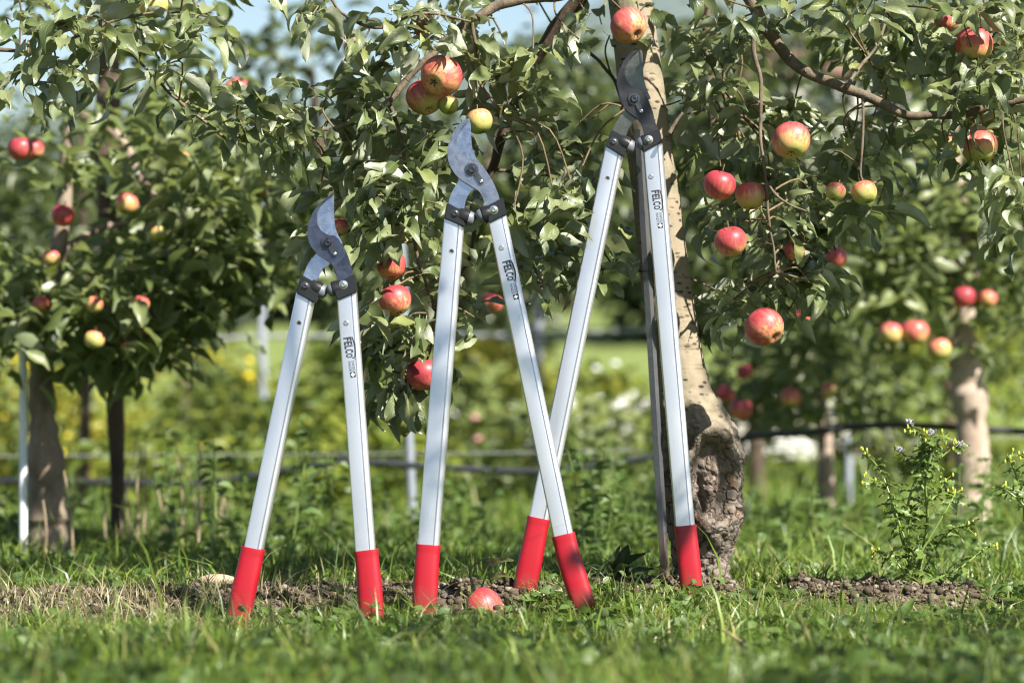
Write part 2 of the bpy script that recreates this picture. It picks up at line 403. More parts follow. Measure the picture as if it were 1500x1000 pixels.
def m_stake():
    t = NT('galvanised_stake'); o = t.obj(); z = t.N('SeparateXYZ', {0: o}).outputs[2]
    n = t.noise(55, 5, 0.65, o); sp = t.noise(26, 3, 0.5, o)
    zinc = t.mix(n, (0.10, 0.107, 0.12), (0.20, 0.21, 0.23))
    rust = t.mix(n, (0.10, 0.050, 0.024), (0.30, 0.24, 0.19))
    f = t.ramp(t.math('ADD', z, t.math('MULTIPLY', t.math('SUBTRACT', n, 0.5), 0.12)), [(0.07, 1.0), (0.125, 0.0)])
    col = t.mix(f, zinc, rust)
    return t.done(t.pbr(col, t.math('ADD', 0.45, t.math('MULTIPLY', f, 0.4)), t.math('SUBTRACT', 0.7, t.math('MULTIPLY', f, 0.7)), t.bump(n, 0.3, 0.002), 0.4))
M_STAKE = m_stake()
M_POST = m_plain('white_post', (0.68, 0.70, 0.74), 0.5, 0.4, 30, 0.1, 0.1)
M_GPOST = m_plain('grey_post', (0.20, 0.22, 0.26), 0.5, 0.4, 30, 0.1)
M_PPOST = m_plain('pale_post', (0.24, 0.26, 0.30), 0.5, 0.4, 30, 0.1, 0.1)
M_PIPE = m_plain('black_pipe', (0.022, 0.023, 0.026), 0.34, 0.5, 30, 0.1)
M_WIRE = m_plain('galvanised_wire', (0.30, 0.31, 0.32), 0.4, 0.5, 30, 0.05, 0.1, 0.4)
M_WALL = m_plain('pale_render', (0.70, 0.68, 0.64), 0.9, 0.2, 3, 0.2, 0.12)
M_STONE = m_plain('pale_stone', (0.46, 0.43, 0.38), 0.9, 0.2, 14, 0.5, 0.25)
M_ROOF = m_plain('brown_roof', (0.16, 0.095, 0.075), 0.85, 0.2, 4, 0.3, 0.2)
M_GLASSW = m_plain('window_glass', (0.04, 0.05, 0.06), 0.08, 0.6)
M_HILL = m_plain('wooded_hill', (0.105, 0.135, 0.125), 0.95, 0.1, 0.05, 0.0, 0.22)
M_STRAW = m_plain('dry_straw', (0.42, 0.32, 0.16), 0.7)
M_CHIP = m_bark('weathered_wood', (0.20, 0.145, 0.09), (0.44, 0.35, 0.24), 60)
M_STEMG = m_plain('green_stem', (0.13, 0.19, 0.045), 0.5)
M_BUD = m_plain('yellow_bud', (0.30, 0.33, 0.035), 0.5)
M_FLUFF = m_plain('seed_fluff', (0.30, 0.30, 0.32), 0.95, 0.1, 300, 0.6, 0.3)
M_WHITEFL = m_plain('white_petal', (0.72, 0.72, 0.74), 0.7, 0.2)
M_YELFL = m_plain('yellow_petal', (0.72, 0.55, 0.03), 0.7, 0.2)
M_PINKFL = m_plain('pink_petal', (0.62, 0.26, 0.30), 0.7, 0.2)

# ------------------------------------------------------------------ ground
def soil_mask(x, y):
    """1 where the soil strip under the tree row is bare"""
    x = np.asarray(x, float); y = np.asarray(y, float)
    n = 0.05*np.sin(x*9.1+1.3)+0.035*np.sin(x*23.7+y*17)+0.02*np.sin(x*51+y*33)
    left = sstep(0.06, -0.02, x)*sstep(-0.22, -0.12, y+n)*sstep(0.24, 0.15, y+n)
    right = sstep(0.40, 0.47, x+n*0.5)*sstep(0.80, 0.72, x+n*0.5)*sstep(-0.11, -0.05, y+n*0.6)*sstep(0.20, 0.12, y+n*0.6)
    mid = 0.8*sstep(0.16, 0.05, np.hypot((x-0.06)/1.3, (y-0.03)*1.2)+n*0.5)
    tr = sstep(0.16, 0.07, np.hypot(x-0.28, (y-0.12)))
    return np.clip(np.maximum.reduce([left, right, mid, tr]), 0, 1)
def gz(x, y):
    x = np.asarray(x, float); y = np.asarray(y, float)
    z = 0.006*np.sin(x*3.1+0.6)*np.cos(y*2.3)+0.004*np.sin(x*11+y*7)+0.003*np.sin(y*19-x*5)
    z = z - 0.021*sstep(0.03, -0.24, y) - 0.010*sstep(-0.25, -0.6, y) + 0.018*sstep(-0.75, -1.25, y)
    m = soil_mask(x, y)
    z = z + m*(0.014 + 0.007*np.sin(x*47+y*31)*np.sin(y*57-x*13)+0.004*np.sin(x*123+y*91))
    z = z + 1.0*sstep(8, 22, y) + 4.5*sstep(25, 110, y)
    return z
def axis(segs):
    out = []
    for a, b, st in segs: out += list(np.arange(a, b, st))
    out.append(segs[-1][1]); return np.array(out)
gx = axis([(-320, -40, 40), (-40, -6, 2.0), (-6, -1.4, 0.2), (-1.4, 1.4, 0.02), (1.4, 6, 0.2), (6, 40, 2.0), (40, 320, 40)])
gy = axis([(-30, -6, 2.0), (-6, -2, 0.2), (-2, -0.5, 0.03), (-0.5, 0.4, 0.015), (0.4, 3, 0.06), (3, 10, 0.4), (10, 40, 1.5), (40, 150, 8)])
GX, GY = np.meshgrid(gx, gy)
V = np.stack([GX.ravel(), GY.ravel(), gz(GX.ravel(), GY.ravel())], 1)
nx, ny = len(gx), len(gy)
ii = (np.arange(ny-1)[:, None]*nx+np.arange(nx-1)[None, :]).ravel()
me = np_mesh('ground', V, [np.stack([ii, ii+1, ii+1+nx, ii+nx], 1)], M_GROUND)
a = me.attributes.new('soil', 'FLOAT', 'POINT'); a.data.foreach_set('value', soil_mask(V[:, 0], V[:, 1]).astype(np.float32))
tag(link('ground', me), kind='structure')

# far hills
hv = []; hx = np.linspace(-420, 420, 90)
prof = 30+9*np.sin(hx*0.011+0.7)+5*np.sin(hx*0.037)+2*np.sin(hx*0.11)
rows = [(140, 0.06), (200, 0.3), (280, 0.62), (360, 0.9), (420, 1.0), (520, 0.8)]
for (yy, f) in rows:
    for x, p in zip(hx, prof):
        hv.append((x, yy, 2.0+p*f*1.2+1.6*math.sin(x*0.09+yy*0.05)))
n = len(hx); ii = (np.arange(len(rows)-1)[:, None]*n+np.arange(n-1)[None, :]).ravel()
tag(link('hills', np_mesh('hills', hv, [np.stack([ii, ii+1, ii+1+n, ii+n], 1)], M_HILL)), kind='structure')

# ------------------------------------------------------------------ leaves
def leaf_template(nl, W=0.46, fold=0.25, curl=0.35, wave=0.05, pet=0.30, seed=0, across=2, lobed=0.0, petw=0.018):
    r = random.Random(seed); v = []; uv = []; f = []
    cols = 2*across+1; ph = r.uniform(0, 6); tw = r.uniform(-0.5, 0.5)
    for i in range(nl+1):
        t = i/nl
        w = W*0.5*(math.sin(math.pi*min(1, t*0.93+0.045)**0.78))**0.85*(1-0.15*t)
        if i == nl: w = 0.002
        if lobed and i % 2 == 0 and 0 < i < nl: w *= 1-lobed
        w *= 1+r.uniform(-0.045, 0.045)
        yc = pet + t*math.cos(curl*t*0.9); zc = -curl*t*t*0.62
        for c in range(cols):
            s = c/across-1.0
            x = w*s
            z = zc + abs(x)*fold*1.6 + wave*(math.sin(ph+t*9+s*2.0)+0.25*math.sin(ph*2+t*17-s*3.0))*abs(s)*(0.4+0.6*t)
            ct, st = math.cos(tw*t), math.sin(tw*t)
            v.append((x*ct-(z-zc)*st, yc, zc+x*st+(z-zc)*ct)); uv.append((t, 0.5+0.5*s))
    for i in range(nl):
        for c in range(cols-1):
            q = i*cols+c; f.append((q, q+1, q+1+cols, q+cols))
    b = len(v)
    if pet > 0:
        for i in range(3):
            t = i/2; y = pet*t+0.01*t; z = 0.06*math.sin(t*math.pi)*pet
            v += [(-petw, y, z), (petw, y, z)]; uv += [(0.02, 0.5), (0.02, 0.5)]
        for i in range(2): f.append((b+2*i, b+2*i+1, b+2*i+3, b+2*i+2))
    return np.array(v), np.array(f), np.array(uv)
HI = [leaf_template(8, W=U(0.40, 0.53), fold=[0.15, 0.4, 0.6, 0.25, 0.75, 0.2, 0.5, 0.3, 0.55, 0.1][s], curl=U(0.2, 1.3), wave=U(0.05, 0.13), seed=s) for s in range(10)]
LO = [leaf_template(4, W=U(0.44, 0.56), fold=U(0.1, 0.8), curl=U(0.1, 1.0), wave=0.05, seed=20+s, across=1, pet=0.25) for s in range(5)]
HI_ME = [np_mesh('leaf', v, [f], M_LEAF, uv) for v, f, uv in HI]

def basis(d, roll=None):
    """leaf points along d, its upper face towards the sky/outside, with some roll"""
    d = d.normalized(); up = Vector((0, 0, 1))
    if abs(d.z) > 0.96: up = Vector((U(-1, 1), U(-1, 1), 0.1))
    x = d.cross(up).normalized(); z = x.cross(d)
    a = roll if roll is not None else random.gauss(0, 0.7)
    x2 = x*math.cos(a)+z*math.sin(a); z2 = x2.cross(d)
    return Matrix((x2, d, z2)).transposed()

class LeafBatch:
    """many leaves joined into one mesh"""
    def __init__(s, temps): s.t = temps; s.items = [[] for _ in temps]
    def add(s, pos, d, size, roll=None):
        s.items[random.randrange(len(s.t))].append((pos, basis(d, roll), size))
    def mesh(s, name, mat, o0):
        Vs, Fs, Us = [], [], []; base = 0
        for (v, f, uv), it in zip(s.t, s.items):
            if not it: continue
            Mx = np.array([[list(r) for r in b] for _, b, _ in it]); sz = np.array([q for _, _, q in it]); ps = np.array([tuple(p-o0) for p, _, _ in it])
            vv = np.einsum('nij,kj->nki', Mx, v)*sz[:, None, None]+ps[:, None, :]
            n = len(it); Vs.append(vv.reshape(-1, 3)); Us.append(np.tile(uv, (n, 1)))
            Fs.append((f[None]+(np.arange(n)*len(v))[:, None, None]).reshape(-1, f.shape[1])+base); base += n*len(v)
        return np_mesh(name, np.concatenate(Vs), [np.concatenate(Fs)], mat, np.concatenate(Us))

def rdir(zlo=-0.9, zhi=0.45):
    a = U(0, 2*math.pi); return Vector((math.cos(a), math.sin(a), U(zlo, zhi))).normalized()

# ------------------------------------------------------------------ the apple tree in focus
TB = P(1030, 872, 0.16); TB.z = 0.0
TREE = thing('apple_tree', TB, 'apple tree with smooth tan trunk, swollen knobbly base and laden branches behind the loppers', 'apple tree')
def build_trunk():
    # py, centre x, half width (px)
    prof = [(-620, 905, 15), (-420, 898, 22), (-250, 905, 27), (-120, 912, 31), (-40, 918, 33), (20, 926, 32), (90, 935, 33), (160, 943, 34.5), (230, 953, 34),
            (300, 963, 35), (380, 971, 36), (460, 982, 37), (530, 993, 39), (570, 1001, 41), (600, 1013, 50), (630, 1022, 58),
            (665, 1025, 62), (700, 1026, 61), (740, 1027, 57), (780, 1029, 51), (820, 1029, 43), (850, 1028, 40), (872, 1028, 44), (900, 1028, 50)]
    pys = np.array([p[0] for p in prof], float); cx = np.array([p[1] for p in prof]); hw = np.array([p[2] for p in prof])
    ring = np.concatenate([np.arange(-620, 0, 20), np.arange(0, 540, 6), np.arange(540, 901, 2.2)])
    n = 112; v = []; scar = []
    y0 = 0.16; k = (y0+D)/D
    for py in ring:
        c = np.interp(py, pys, cx); h = np.interp(py, pys, hw)*S*k
        X0 = (c-750)*S*k; Z = HC+(560-py)*S*k
        bur = float(sstep(560, 620, py))
        for j in range(n):
            a = 2*math.pi*j/n                      # 0 faces the camera, + towards +x
            dx, dy = math.sin(a), -math.cos(a)
            q = Vector((dx*h*9, dy*h*9, Z*7))
            r = h*(1+0.035*mn.noise(q*1.3))
            r += 0.0012*mn.noise(Vector((dx*6, dy*6, Z*60)))
            sc_ = 0.0
            if bur > 0:
                p3 = Vector((dx*h*30, dy*h*30, Z*22))
                r += bur*(0.010*mn.noise(p3*0.55)+0.0055*mn.noise(p3*1.3+Vector((4, 1, 2))))
                vd = mn.voronoi(p3*1.9+Vector((mn.noise(p3), mn.noise(p3+Vector((9, 0, 0))), 0))*0.8)[0]
                r += bur*0.0048*(min(0.35, vd[1]-vd[0])/0.35-0.6)
                aa = math.degrees(a if a < math.pi else a-2*math.pi)
                du, dv = (aa-14)/30, (py-704)/66
                d = math.hypot(du, dv)+0.10*mn.noise(Vector((du*2, dv*2, 3)))
                r += 0.013*math.exp(-((d-1.12)/0.22)**2) - 0.015*float(sstep(1.0, 0.78, d)) + 0.017*float(sstep(0.80, 0.25, d))
                sc_ = float(sstep(0.92, 0.70, d))*bur
                if d < 0.9: r += 0.0035*mn.noise(Vector((aa*0.22, py*0.015, 0)))+0.0022*mn.noise(Vector((aa*0.5, py*0.03, 5)))
                # knobs on the right rim and a brow above the scar
                r += 0.010*math.exp(-(((aa-62)/22)**2+((py-690)/55)**2)) + 0.012*math.exp(-(((aa-15)/45)**2+((py-628)/16)**2))
            scar.append(sc_)
            v.append((X0+dx*r-TB.x, y0+dy*r*0.95-TB.y, Z-TB.z))
    m = len(ring); I = (np.arange(m-1)[:, None]*n+np.arange(n)[None, :]); J = (np.arange(m-1)[:, None]*n+((np.arange(n)+1) % n)[None, :])
    f = np.stack([I, I+n, J+n, J], 2).reshape(-1, 4)
    f2 = np.array([[n-1-j for j in range(n)]])[:, ::-1]
    me = np_mesh('trunk', v, [f, f2], M_TRUNK)
    at = me.attributes.new('scar', 'FLOAT', 'POINT'); at.data.foreach_set('value', np.array(scar, dtype=np.float32))
    return link('trunk', me, TREE)
build_trunk()

BR = []          # sampled branch points for attaching twigs
def branch(pts, y, w, mat=M_BRANCH, name='branch', n=10, knots=True, parent=TREE):
    """pts: photo pixels; y: depth or list; w: px widths (start, end)"""
    ys = y if isinstance(y, (list, tuple)) else [y]*len(pts)
    if len(ys) != len(pts): ys = [ys[0]+(ys[-1]-ys[0])*i/(len(pts)-1) for i in range(len(pts))]
    pp = [P(a, b, q) for (a, b), q in zip(pts, ys)]
    rr = [0.5*S*(w[0]+(w[-1]-w[0])*i/(len(pp)-1)) for i in range(len(pp))]
    sp, sr = spline(pp, rr, 6)
    for i in range(len(sp)):
        sr[i] *= 1+(0.16*mn.noise(sp[i]*38) if knots else 0.05*mn.noise(sp[i]*38))
        if knots: sp[i] = sp[i]+Vector((mn.noise(sp[i]*24), 0, mn.noise(sp[i]*24+Vector((5, 5, 5)))))*0.0035
    if parent is TREE: BR.extend(sp)
    m = MB().tube(sp, sr, n, smooth=1)
    if knots:
        for i in range(2, len(sp)-1, 3):
            if U(0, 1) < 0.55:
                d = rdir(-1, 1); m.ball(sp[i]+d*sr[i]*0.7, sr[i]*U(0.35, 0.6), 7, 5)
    return m.build(name, mat, parent)
branch([(912, -190), (960, -160), (1040, -80), (1092, -10), (1125, 45), (1165, 95), (1215, 121), (1265, 140), (1330, 168), (1400, 168), (1470, 152), (1540, 138)], [0.16, 0.0], (23, 10), n=14)
branch([(1108, 15), (1103, 65), (1116, 120), (1113, 190), (1122, 260), (1128, 335), (1138, 400)], 0.03, (8, 3))
branch([(1033, -60), (1036, 60), (1042, 180), (1047, 250), (1042, 320)], 0.42, (15, 8), M_BRANCHD)
branch([(905, -160), (860, -60), (830, -12), (790, -4), (730, 8), (690, 32), (648, 66), (612, 98), (590, 125), (565, 152), (528, 175)], [0.16, 0.05], (22, 8), n=12)
branch([(528, 175), (480, 190), (420, 197), (340, 203)], 0.05, (7, 3))
branch([(905, -90), (870, -30), (838, 10), (806, 52), (784, 88), (760, 138), (733, 202), (722, 246), (700, 292), (686, 335)], [0.16, 0.30], (24, 11), M_BRANCHD, n=12)
branch([(724, 246), (762, 252), (828, 262)], 0.28, (6, 4))
branch([(812, 40), (860, 74), (884, 98), (904, 126), (915, 160)], [0.30, 0.14], (6, 5), M_BRANCHD)
branch([(692, 34), (698, 80), (700, 112), (714, 138), (742, 172)], 0.08, (6, 3))
branch([(572, 152), (590, 220), (598, 300), (612, 380), (632, 440), (632, 500), (612, 560)], [0.08, 0.16], (7, 3))
branch([(700, 292), (690, 370), (655, 430), (625, 470)], [0.30, 0.18], (7, 3), M_BRANCHD)
branch([(965, 398), (945, 396), (900, 392), (850, 404), (790, 420)], [0.14, 0.2], (6, 3))
branch([(980, 195), (985, 185), (994, 172), (1000, 165)], 0.03, (6, 5))
branch([(1240, 130), (1262, 95), (1288, 58), (1300, 0)], [0.03, 0.1], (6, 4))
branch([(1112, 150), (1070, 165), (1044, 182)], [0.02, 0.4], (4, 4))
branch([(1265, 140), (1262, 200), (1262, 250), (1268, 275)], 0.0, (5, 3))
branch([(1125, 270), (1142, 290), (1180, 310)], 0.0, (5, 3))
branch([(1400, 168), (1440, 100), (1450, 40), (1430, -40)], [0.0, 0.15], (7, 5))
branch([(-40, 70), (40, 75), (100, 60), (170, 30), (250, 18), (330, 25)], 0.10, (7, 3))
branch([(330, 203), (290, 170), (250, 140), (225, 110), (160, 50)], [0.05, 0.12], (5, 4))
branch([(470, -40), (500, 20), (560, 40), (620, 20), (690, 32)], 0.06, (5, 4))
BR += [P(x, -60, 0.15) for x in range(-40, 1560, 60)]

LEAFPOS = []
CLEAR = [(646,112,31),(622,143,27),(702,178,20),(921,38,27),(1159,206,28),(1054,271,24),(1099,287,18),(1070,354,24),(1120,479,29),(1224,281,12),(1266,282,14),(573,388,20),(579,440,24),(621,549,24),(1427,66,20),(1435,216,20),(497,333,9),(1387,31,8)]
TOOLS = [(930,80,955,210,32),(905,215,790,760,18),(956,215,1003,770,18),(690,185,700,310,32),(665,320,628,797,18),(730,320,825,783,18),(478,295,490,410,32),(448,425,371,803,18),(508,425,536,805,18)]
def hides_apple(c, d, s):
    for t in (0.4, 0.8, 1.2):
        q = c+d*(s*t); k = (q.y+D)/D; px, py = q.x/(S*k)+750, 560-(q.z-HC)/(S*k)
        for (ax, ay, r) in CLEAR:
            if (px-ax)**2+(py-ay)**2 < (r*0.95)**2: return True
        if q.y < 0.13 and 868 < px < 1010 and -40 < py < 215: return True
        if q.y < 0.10:
            for (x0, y0, x1, y1, r) in TOOLS:
                u = max(0, min(1, ((px-x0)*(x1-x0)+(py-y0)*(y1-y0))/((x1-x0)**2+(y1-y0)**2)))
                if math.hypot(px-x0-u*(x1-x0), py-y0-u*(y1-y0)) < r: return True
    return False
SHEAR_SAFE = 0.09
def spur(px, py, y=None, n=None, size=0.060, r=15, zlo=-0.85, zhi=0.55, twig=True):
    y = U(0.02, 0.22) if y is None else y
    c = P(px+U(-6, 6), py+U(-6, 6), y)
    if hides_apple(c, Vector((0, 0, 1)), 0.0) and twig: c = c+Vector((U(-.04, .04), 0.07, 0.03))
    near = min(BR, key=lambda q: (q-c).length_squared)
    d0 = (c-near)
    if twig and 0.012 < d0.length < 0.35:
        mid = near.lerp(c, 0.5)+Vector((U(-.2, .2), U(-.1, .1), U(-0.02, 0.25)))*d0.length
        MB().tube([near, mid, c], [0.0019, 0.0016, 0.0013], 6, smooth=4).build('twig', M_TWIG, TREE)
    for _ in range(n or random.randint(7, 11)):
        d = rdir(zlo, zhi); d = (d+0.35*d0.normalized()+Vector((0.06, -0.15, 0))).normalized()
        it = (c+d*U(0, 0.008)+Vector((U(-r, r), U(-r, r)*0.7, U(-r, r)))*S, d, size*U(0.62, 1.22))
        if hides_apple(*it) and U(0, 1) < 0.93: continue
        LEAFPOS.append(it)

SPURS = [ # photo px, depth
 (20,30),(60,40),(100,40),(40,85),(85,100),(15,120),(120,20),(150,55),(60,130),(135,110),(200,30),(250,25),(290,30),(320,45),(210,70),(20,-10),(180,-15),(260,-20),
 (225,110),(245,95),(265,140),(290,170),(320,135),(345,150),(370,185),(395,170),(350,205),(405,215),(430,195),(455,195),(390,140),
 (470,10),(455,25),(480,185),(500,150),(475,140),(515,180),(540,60),(560,30),(590,45),(610,15),(640,25),(560,90),(590,85),(545,120),(530,150),(555,170),(620,60),(650,50),
 (680,20),(700,55),(690,80),(720,40),(740,75),(715,105),(745,110),(770,95),(785,75),(770,130),(745,150),(730,170),(765,175),(720,120),
 (540,205),(575,195),(605,185),(555,230),(590,235),(620,215),(645,230),(560,265),(600,270),(635,270),(530,290),(515,250),(575,310),(610,310),(545,330),(500,330),(520,300),(490,345),
 (470,270),(455,300),(490,290),(505,370),(525,350),(640,200),(660,180),
 (600,350),(625,345),(555,365),(620,390),(640,410),(590,400),(560,420),(610,430),(545,450),(560,480),(590,470),(620,470),(550,510),(575,520),(600,500),(640,480),(610,540),(580,560),(590,590),(560,540),
 (690,440),(690,470),(660,330),(640,300),
 (750,310),(770,350),(800,330),(820,370),(790,380),(830,310),(850,340),(760,395),(850,240),(825,225),(800,250),(860,270),(880,200),(845,190),(790,230),(835,260),(810,280),(870,310),(900,380),(880,405),(850,405),(800,420),(760,420),
 (1010,40),(1035,75),(1000,90),(1055,60),(1045,110),(1020,130),(1000,165),(990,190),(1075,35),(1060,200),(1030,225),(1060,240),(1080,130),(1090,180),(1105,200),
 (1110,160),(1140,150),(1160,165),(1100,235),(1130,250),(1150,245),(1180,225),(1120,300),(1140,320),(1110,330),(1165,310),(1190,320),
 (1090,255),(1070,300),(1060,320),(1085,340),(1105,385),(1090,420),(1125,360),(1150,350),(1175,340),(1140,390),(1165,385),(1185,370),(1155,420),(1180,405),(1200,420),(1120,430),(1095,450),(1070,440),(1160,450),(1145,465),(1060,470),(1200,380),
 (1200,290),(1220,310),(1245,300),(1265,255),(1255,230),(1240,185),(1270,190),(1230,240),(1280,235),(1290,300),(1265,310),(1210,250),(1290,180),
 (1270,20),(1300,30),(1285,60),(1250,50),(1320,50),(1310,85),(1285,100),(1340,20),(1260,80),(1240,60),(1345,60),(1230,20),
 (1380,20),(1410,30),(1440,20),(1470,40),(1490,70),(1460,70),(1400,60),(1440,100),(1470,110),(1420,90),(1400,110),(1380,75),(1490,120),(1450,140),
 (1400,145),(1430,165),(1460,175),(1490,165),(1380,170),(1410,190),(1450,205),(1480,210),(1390,215),(1420,240),(1460,240),(1490,250),(1370,230),(1480,290),(1495,330),
 (940,20),(900,10),(960,60),(880,30),(855,20),(850,60),(890,55),(1000,15),(1110,40),(1150,30),(1085,70),(1160,10),
]
for (x, y) in SPURS:
    front = (455 < x < 1015 and y > 60)
    spur(x, y, U(0.05, 0.20) if front else U(0.07, 0.28) if 1000 < x < 1400 and y > 20 else U(-0.06, 0.16))
for (x, y, n) in [(565,500,6),(580,540,8),(595,560,8),(575,560,6),(610,555,5)]:      # limp dark leaves at the end of the hanging branch
    spur(x, y, U(0.1, 0.2), n, 0.066, zlo=-2.6, zhi=-1.0)
for x in range(-60, 1570, 40):                                                  # the first tier just above the frame edge
    spur(x, U(-70, -20), U(0.12, 0.45), 6)
vis = [i for i, (c, d, s) in enumerate(LEAFPOS) if abs(c.x) < 0.80 and HC-0.4 < c.z < 0.955]
vis.sort(key=lambda i: -LEAFPOS[i][2]*(1.0 if LEAFPOS[i][0].y < 0.2 else 0.8)); single = set(vis[:300])
rest = LeafBatch(HI)
for i, (c, d, s) in enumerate(LEAFPOS):
    if i in single:
        o = bpy.data.objects.new('leaf', random.choice(HI_ME)); COL.objects.link(o); o.parent = TREE
        o.matrix_local = Matrix.Translation(c-TB) @ basis(d).to_4x4() @ Matrix.Scale(s, 4)
    else: rest.add(c, d, s)
tag(link('foliage', rest.mesh('foliage', M_LEAF, TB), TREE), kind='stuff')
# upper crown (above the picture) - limbs and leaves that shade the place
up = LeafBatch(LO)
for (sx, sz) in ((-0.75, 1.55), (0.2, 2.1), (0.85, 1.7), (-0.3, 1.8), (0.55, 2.0)):
    b0 = P(906, -230, 0.16); e = Vector((TB.x+sx, 0.25+U(0, 0.3), sz))
    MB().tube([b0, b0.lerp(e, 0.5)+Vector((0, 0, 0.06)), e], [0.013, 0.010, 0.005], 8).build('branch', M_BRANCH, TREE)
for _ in range(280):
    c = Vector((U(-1.0, 1.7), U(0.25, 0.85), U(1.04, 1.9)))
    if mn.noise(c*2.3) < -0.05: continue
    for _ in range(8): d = rdir(); up.add(c+d*U(0, 0.03), d, 0.062*U(0.6, 1.2))
tag(link('upper_crown', up.mesh('upper_crown', M_LEAF, TB), TREE), kind='stuff')

# ------------------------------------------------------------------ apples
def apple_mesh(seed, name='apple'):
    r = random.Random(seed); nu, nv = 28, 18; v = []; f = []
    ph = r.uniform(0, 6); el = r.uniform(0.86, 0.96); sk = r.uniform(-0.05, 0.05)
    for j in range(nv+1):
        t = math.pi*j/nv; ct, st = math.cos(t), math.sin(t)
        for i in range(nu):
            a = 2*math.pi*i/nu
            rho = (st**0.92 if st > 1e-6 else 0)*(1+0.07*ct)
            rho *= 1+0.022*math.cos(5*a+ph)*(1 if ct < 0 else 0.5)*(1-0.4*st)
            z = el*ct + sk*rho*math.cos(a+ph)
            z -= 0.34*math.exp(-(rho/0.30)**2) if ct > 0 else 0
            z += 0.22*math.exp(-(rho/0.24)**2) if ct < 0 else 0
            v.append((rho*math.cos(a), rho*math.sin(a), z))
    v = np.array(v)*0.034
    for j in range(nv):
        for i in range(nu): f.append((j*nu+i, (j+1)*nu+i, (j+1)*nu+(i+1) % nu, j*nu+(i+1) % nu))
    return np_mesh(name, v, [np.array(f)], M_APPLE)
A_ME = [apple_mesh(s) for s in range(4)]
def _part(m, mat, name):
    me = bpy.data.meshes.new(name); me.from_pydata(m.v, [], m.f); me.materials.append(mat); me.update(); return me
_m = MB().tube([(0, 0, 0.016), (0.001, 0, 0.028), (0.004, 0, 0.044)], [0.0014, 0.0011, 0.0016], 6); STALK_ME = _part(_m, M_STALK, 'stalk')
_m = MB()
for k in range(5):
    a = k*2*math.pi/5; c, s_ = math.cos(a), math.sin(a)
    _m.add([(0.001*c, 0.001*s_, -0.0235), (0.005*c-0.002*s_, 0.005*s_+0.002*c, -0.0255), (0.0075*c, 0.0075*s_, -0.031), (0.005*c+0.002*s_, 0.005*s_-0.002*c, -0.0255)], [(0, 1, 2, 3)])
_m.ball((0, 0, -0.0235), 0.0035, 7, 5); CALYX_ME = _part(_m, M_CALYX, 'calyx')
def apple(px, py, rpx, y, red, label, cal=(0, -0.3, -1), group=None, detail=True):
    """cal = direction the flower end points to"""
    o = bpy.data.objects.new('apple', random.choice(A_ME)); COL.objects.link(o)
    q = Vector(cal).normalized().to_track_quat('-Z', 'X')
    k = (y+D)/D; s = rpx*S*k/0.034
    o.matrix_world = Matrix.Translation(P(px, py, y)) @ q.to_matrix().to_4x4() @ Matrix.Rotation(U(0, 6), 4, 'Z') @ Matrix.Scale(s, 4)
    o.color = (red, 0.5, 0.5, 1)
    tag(o, label, 'apple', group)
    if detail:
        for nm, me in (('stalk', STALK_ME), ('calyx', CALYX_ME)):
            c = bpy.data.objects.new(nm, me); COL.objects.link(c); c.parent = o
    return o
G1 = 'apples hanging on the tree in focus'
FOCUS = [
 (646,112,31,0.01,0.72,'large red apple, upper of the touching pair above the tip of the middle lopper',(-0.42,-0.8,-0.45)),
 (622,143,27,0.07,0.62,'red and yellow apple tucked under the large red one above the middle lopper',(0.3,-0.5,-0.8)),
 (657,154,15,0.06,0.12,'small green apple half hidden between the red pair and the yellow apple',(0.1,-0.4,-1)),
 (702,178,20,0.06,0.30,'pale yellow apple touching the blade tip of the middle lopper',(0.2,-0.2,-1)),
 (921,38,27,0.03,0.66,'red apple in front of the tan trunk above the blade of the tallest lopper',(0.5,-0.6,-0.6)),
 (1159,206,28,-0.02,0.60,'round red apple with green flower end right of the trunk under the thick bough',(-0.05,-0.55,-0.85)),
 (1054,271,24,0.02,0.82,'red apple beside an orange one, to the right of the tallest lopper',(-0.2,0.2,-1)),
 (1099,287,22,0.05,0.52,'orange red apple with leaf across it beside the redder apple',(0.1,-0.2,-1)),
 (1070,354,24,0.01,0.68,'red and orange apple hanging alone right of the trunk at lopper collar height',(0.2,0.3,-1)),
 (1120,479,29,-0.02,0.80,'lowest red apple of the right hanging branch, its flower end facing lower right',(0.6,-0.55,-0.6)),
 (1224,281,15,0.0,0.42,'small pale pinkish apple of the leafy pair below the right bough',(-0.3,-0.3,-1)),
 (1266,282,19,0.0,0.30,'yellow green apple of the leafy pair below the right bough',(0.3,-0.3,-1)),
 (573,388,22,0.09,0.72,'upper red apple of the two beside the right handle of the left lopper',(0.1,-0.2,-1)),
 (579,440,24,0.08,0.70,'red apple with yellow base, lower of the two beside the left lopper handle',(0.3,-0.3,-1)),
 (621,549,26,0.10,0.88,'deep red apple partly hidden behind the left handle of the middle lopper',(0.1,0,-1)),
 (497,333,14,0.12,0.58,'small orange red apple peeking out behind the blade of the left lopper',(0.1,-0.2,-1)),
 (1427,66,28,0.03,0.62,'red and yellow apple under leaves near the upper right corner',(0.1,-0.3,-1)),
 (1387,31,19,0.09,0.75,'red apple half hidden by leaves at top right above its neighbour',(0.1,-0.3,-1)),
 (1435,216,27,0.05,0.50,'shaded red and green apple below the right end of the bough',(0.1,-0.3,-1)),
 (1393,214,20,0.30,0.30,'soft orange green apple left of the shaded apple under the bough',(0.1,-0.3,-1)),
 (621,42,15,0.12,0.75,'red apple mostly covered by leaves above the large red pair',(0.1,-0.3,-1)),
 (1164,368,15,0.06,0.70,'red apple glimpsed through drooping leaves at the right branch',(0.1,-0.3,-1)),
]
for (x, y, r, d, red, lab, cal) in FOCUS: apple(x, y, r, d, red, lab, cal, G1)
G2 = 'blurred apples on the trees of the row behind'
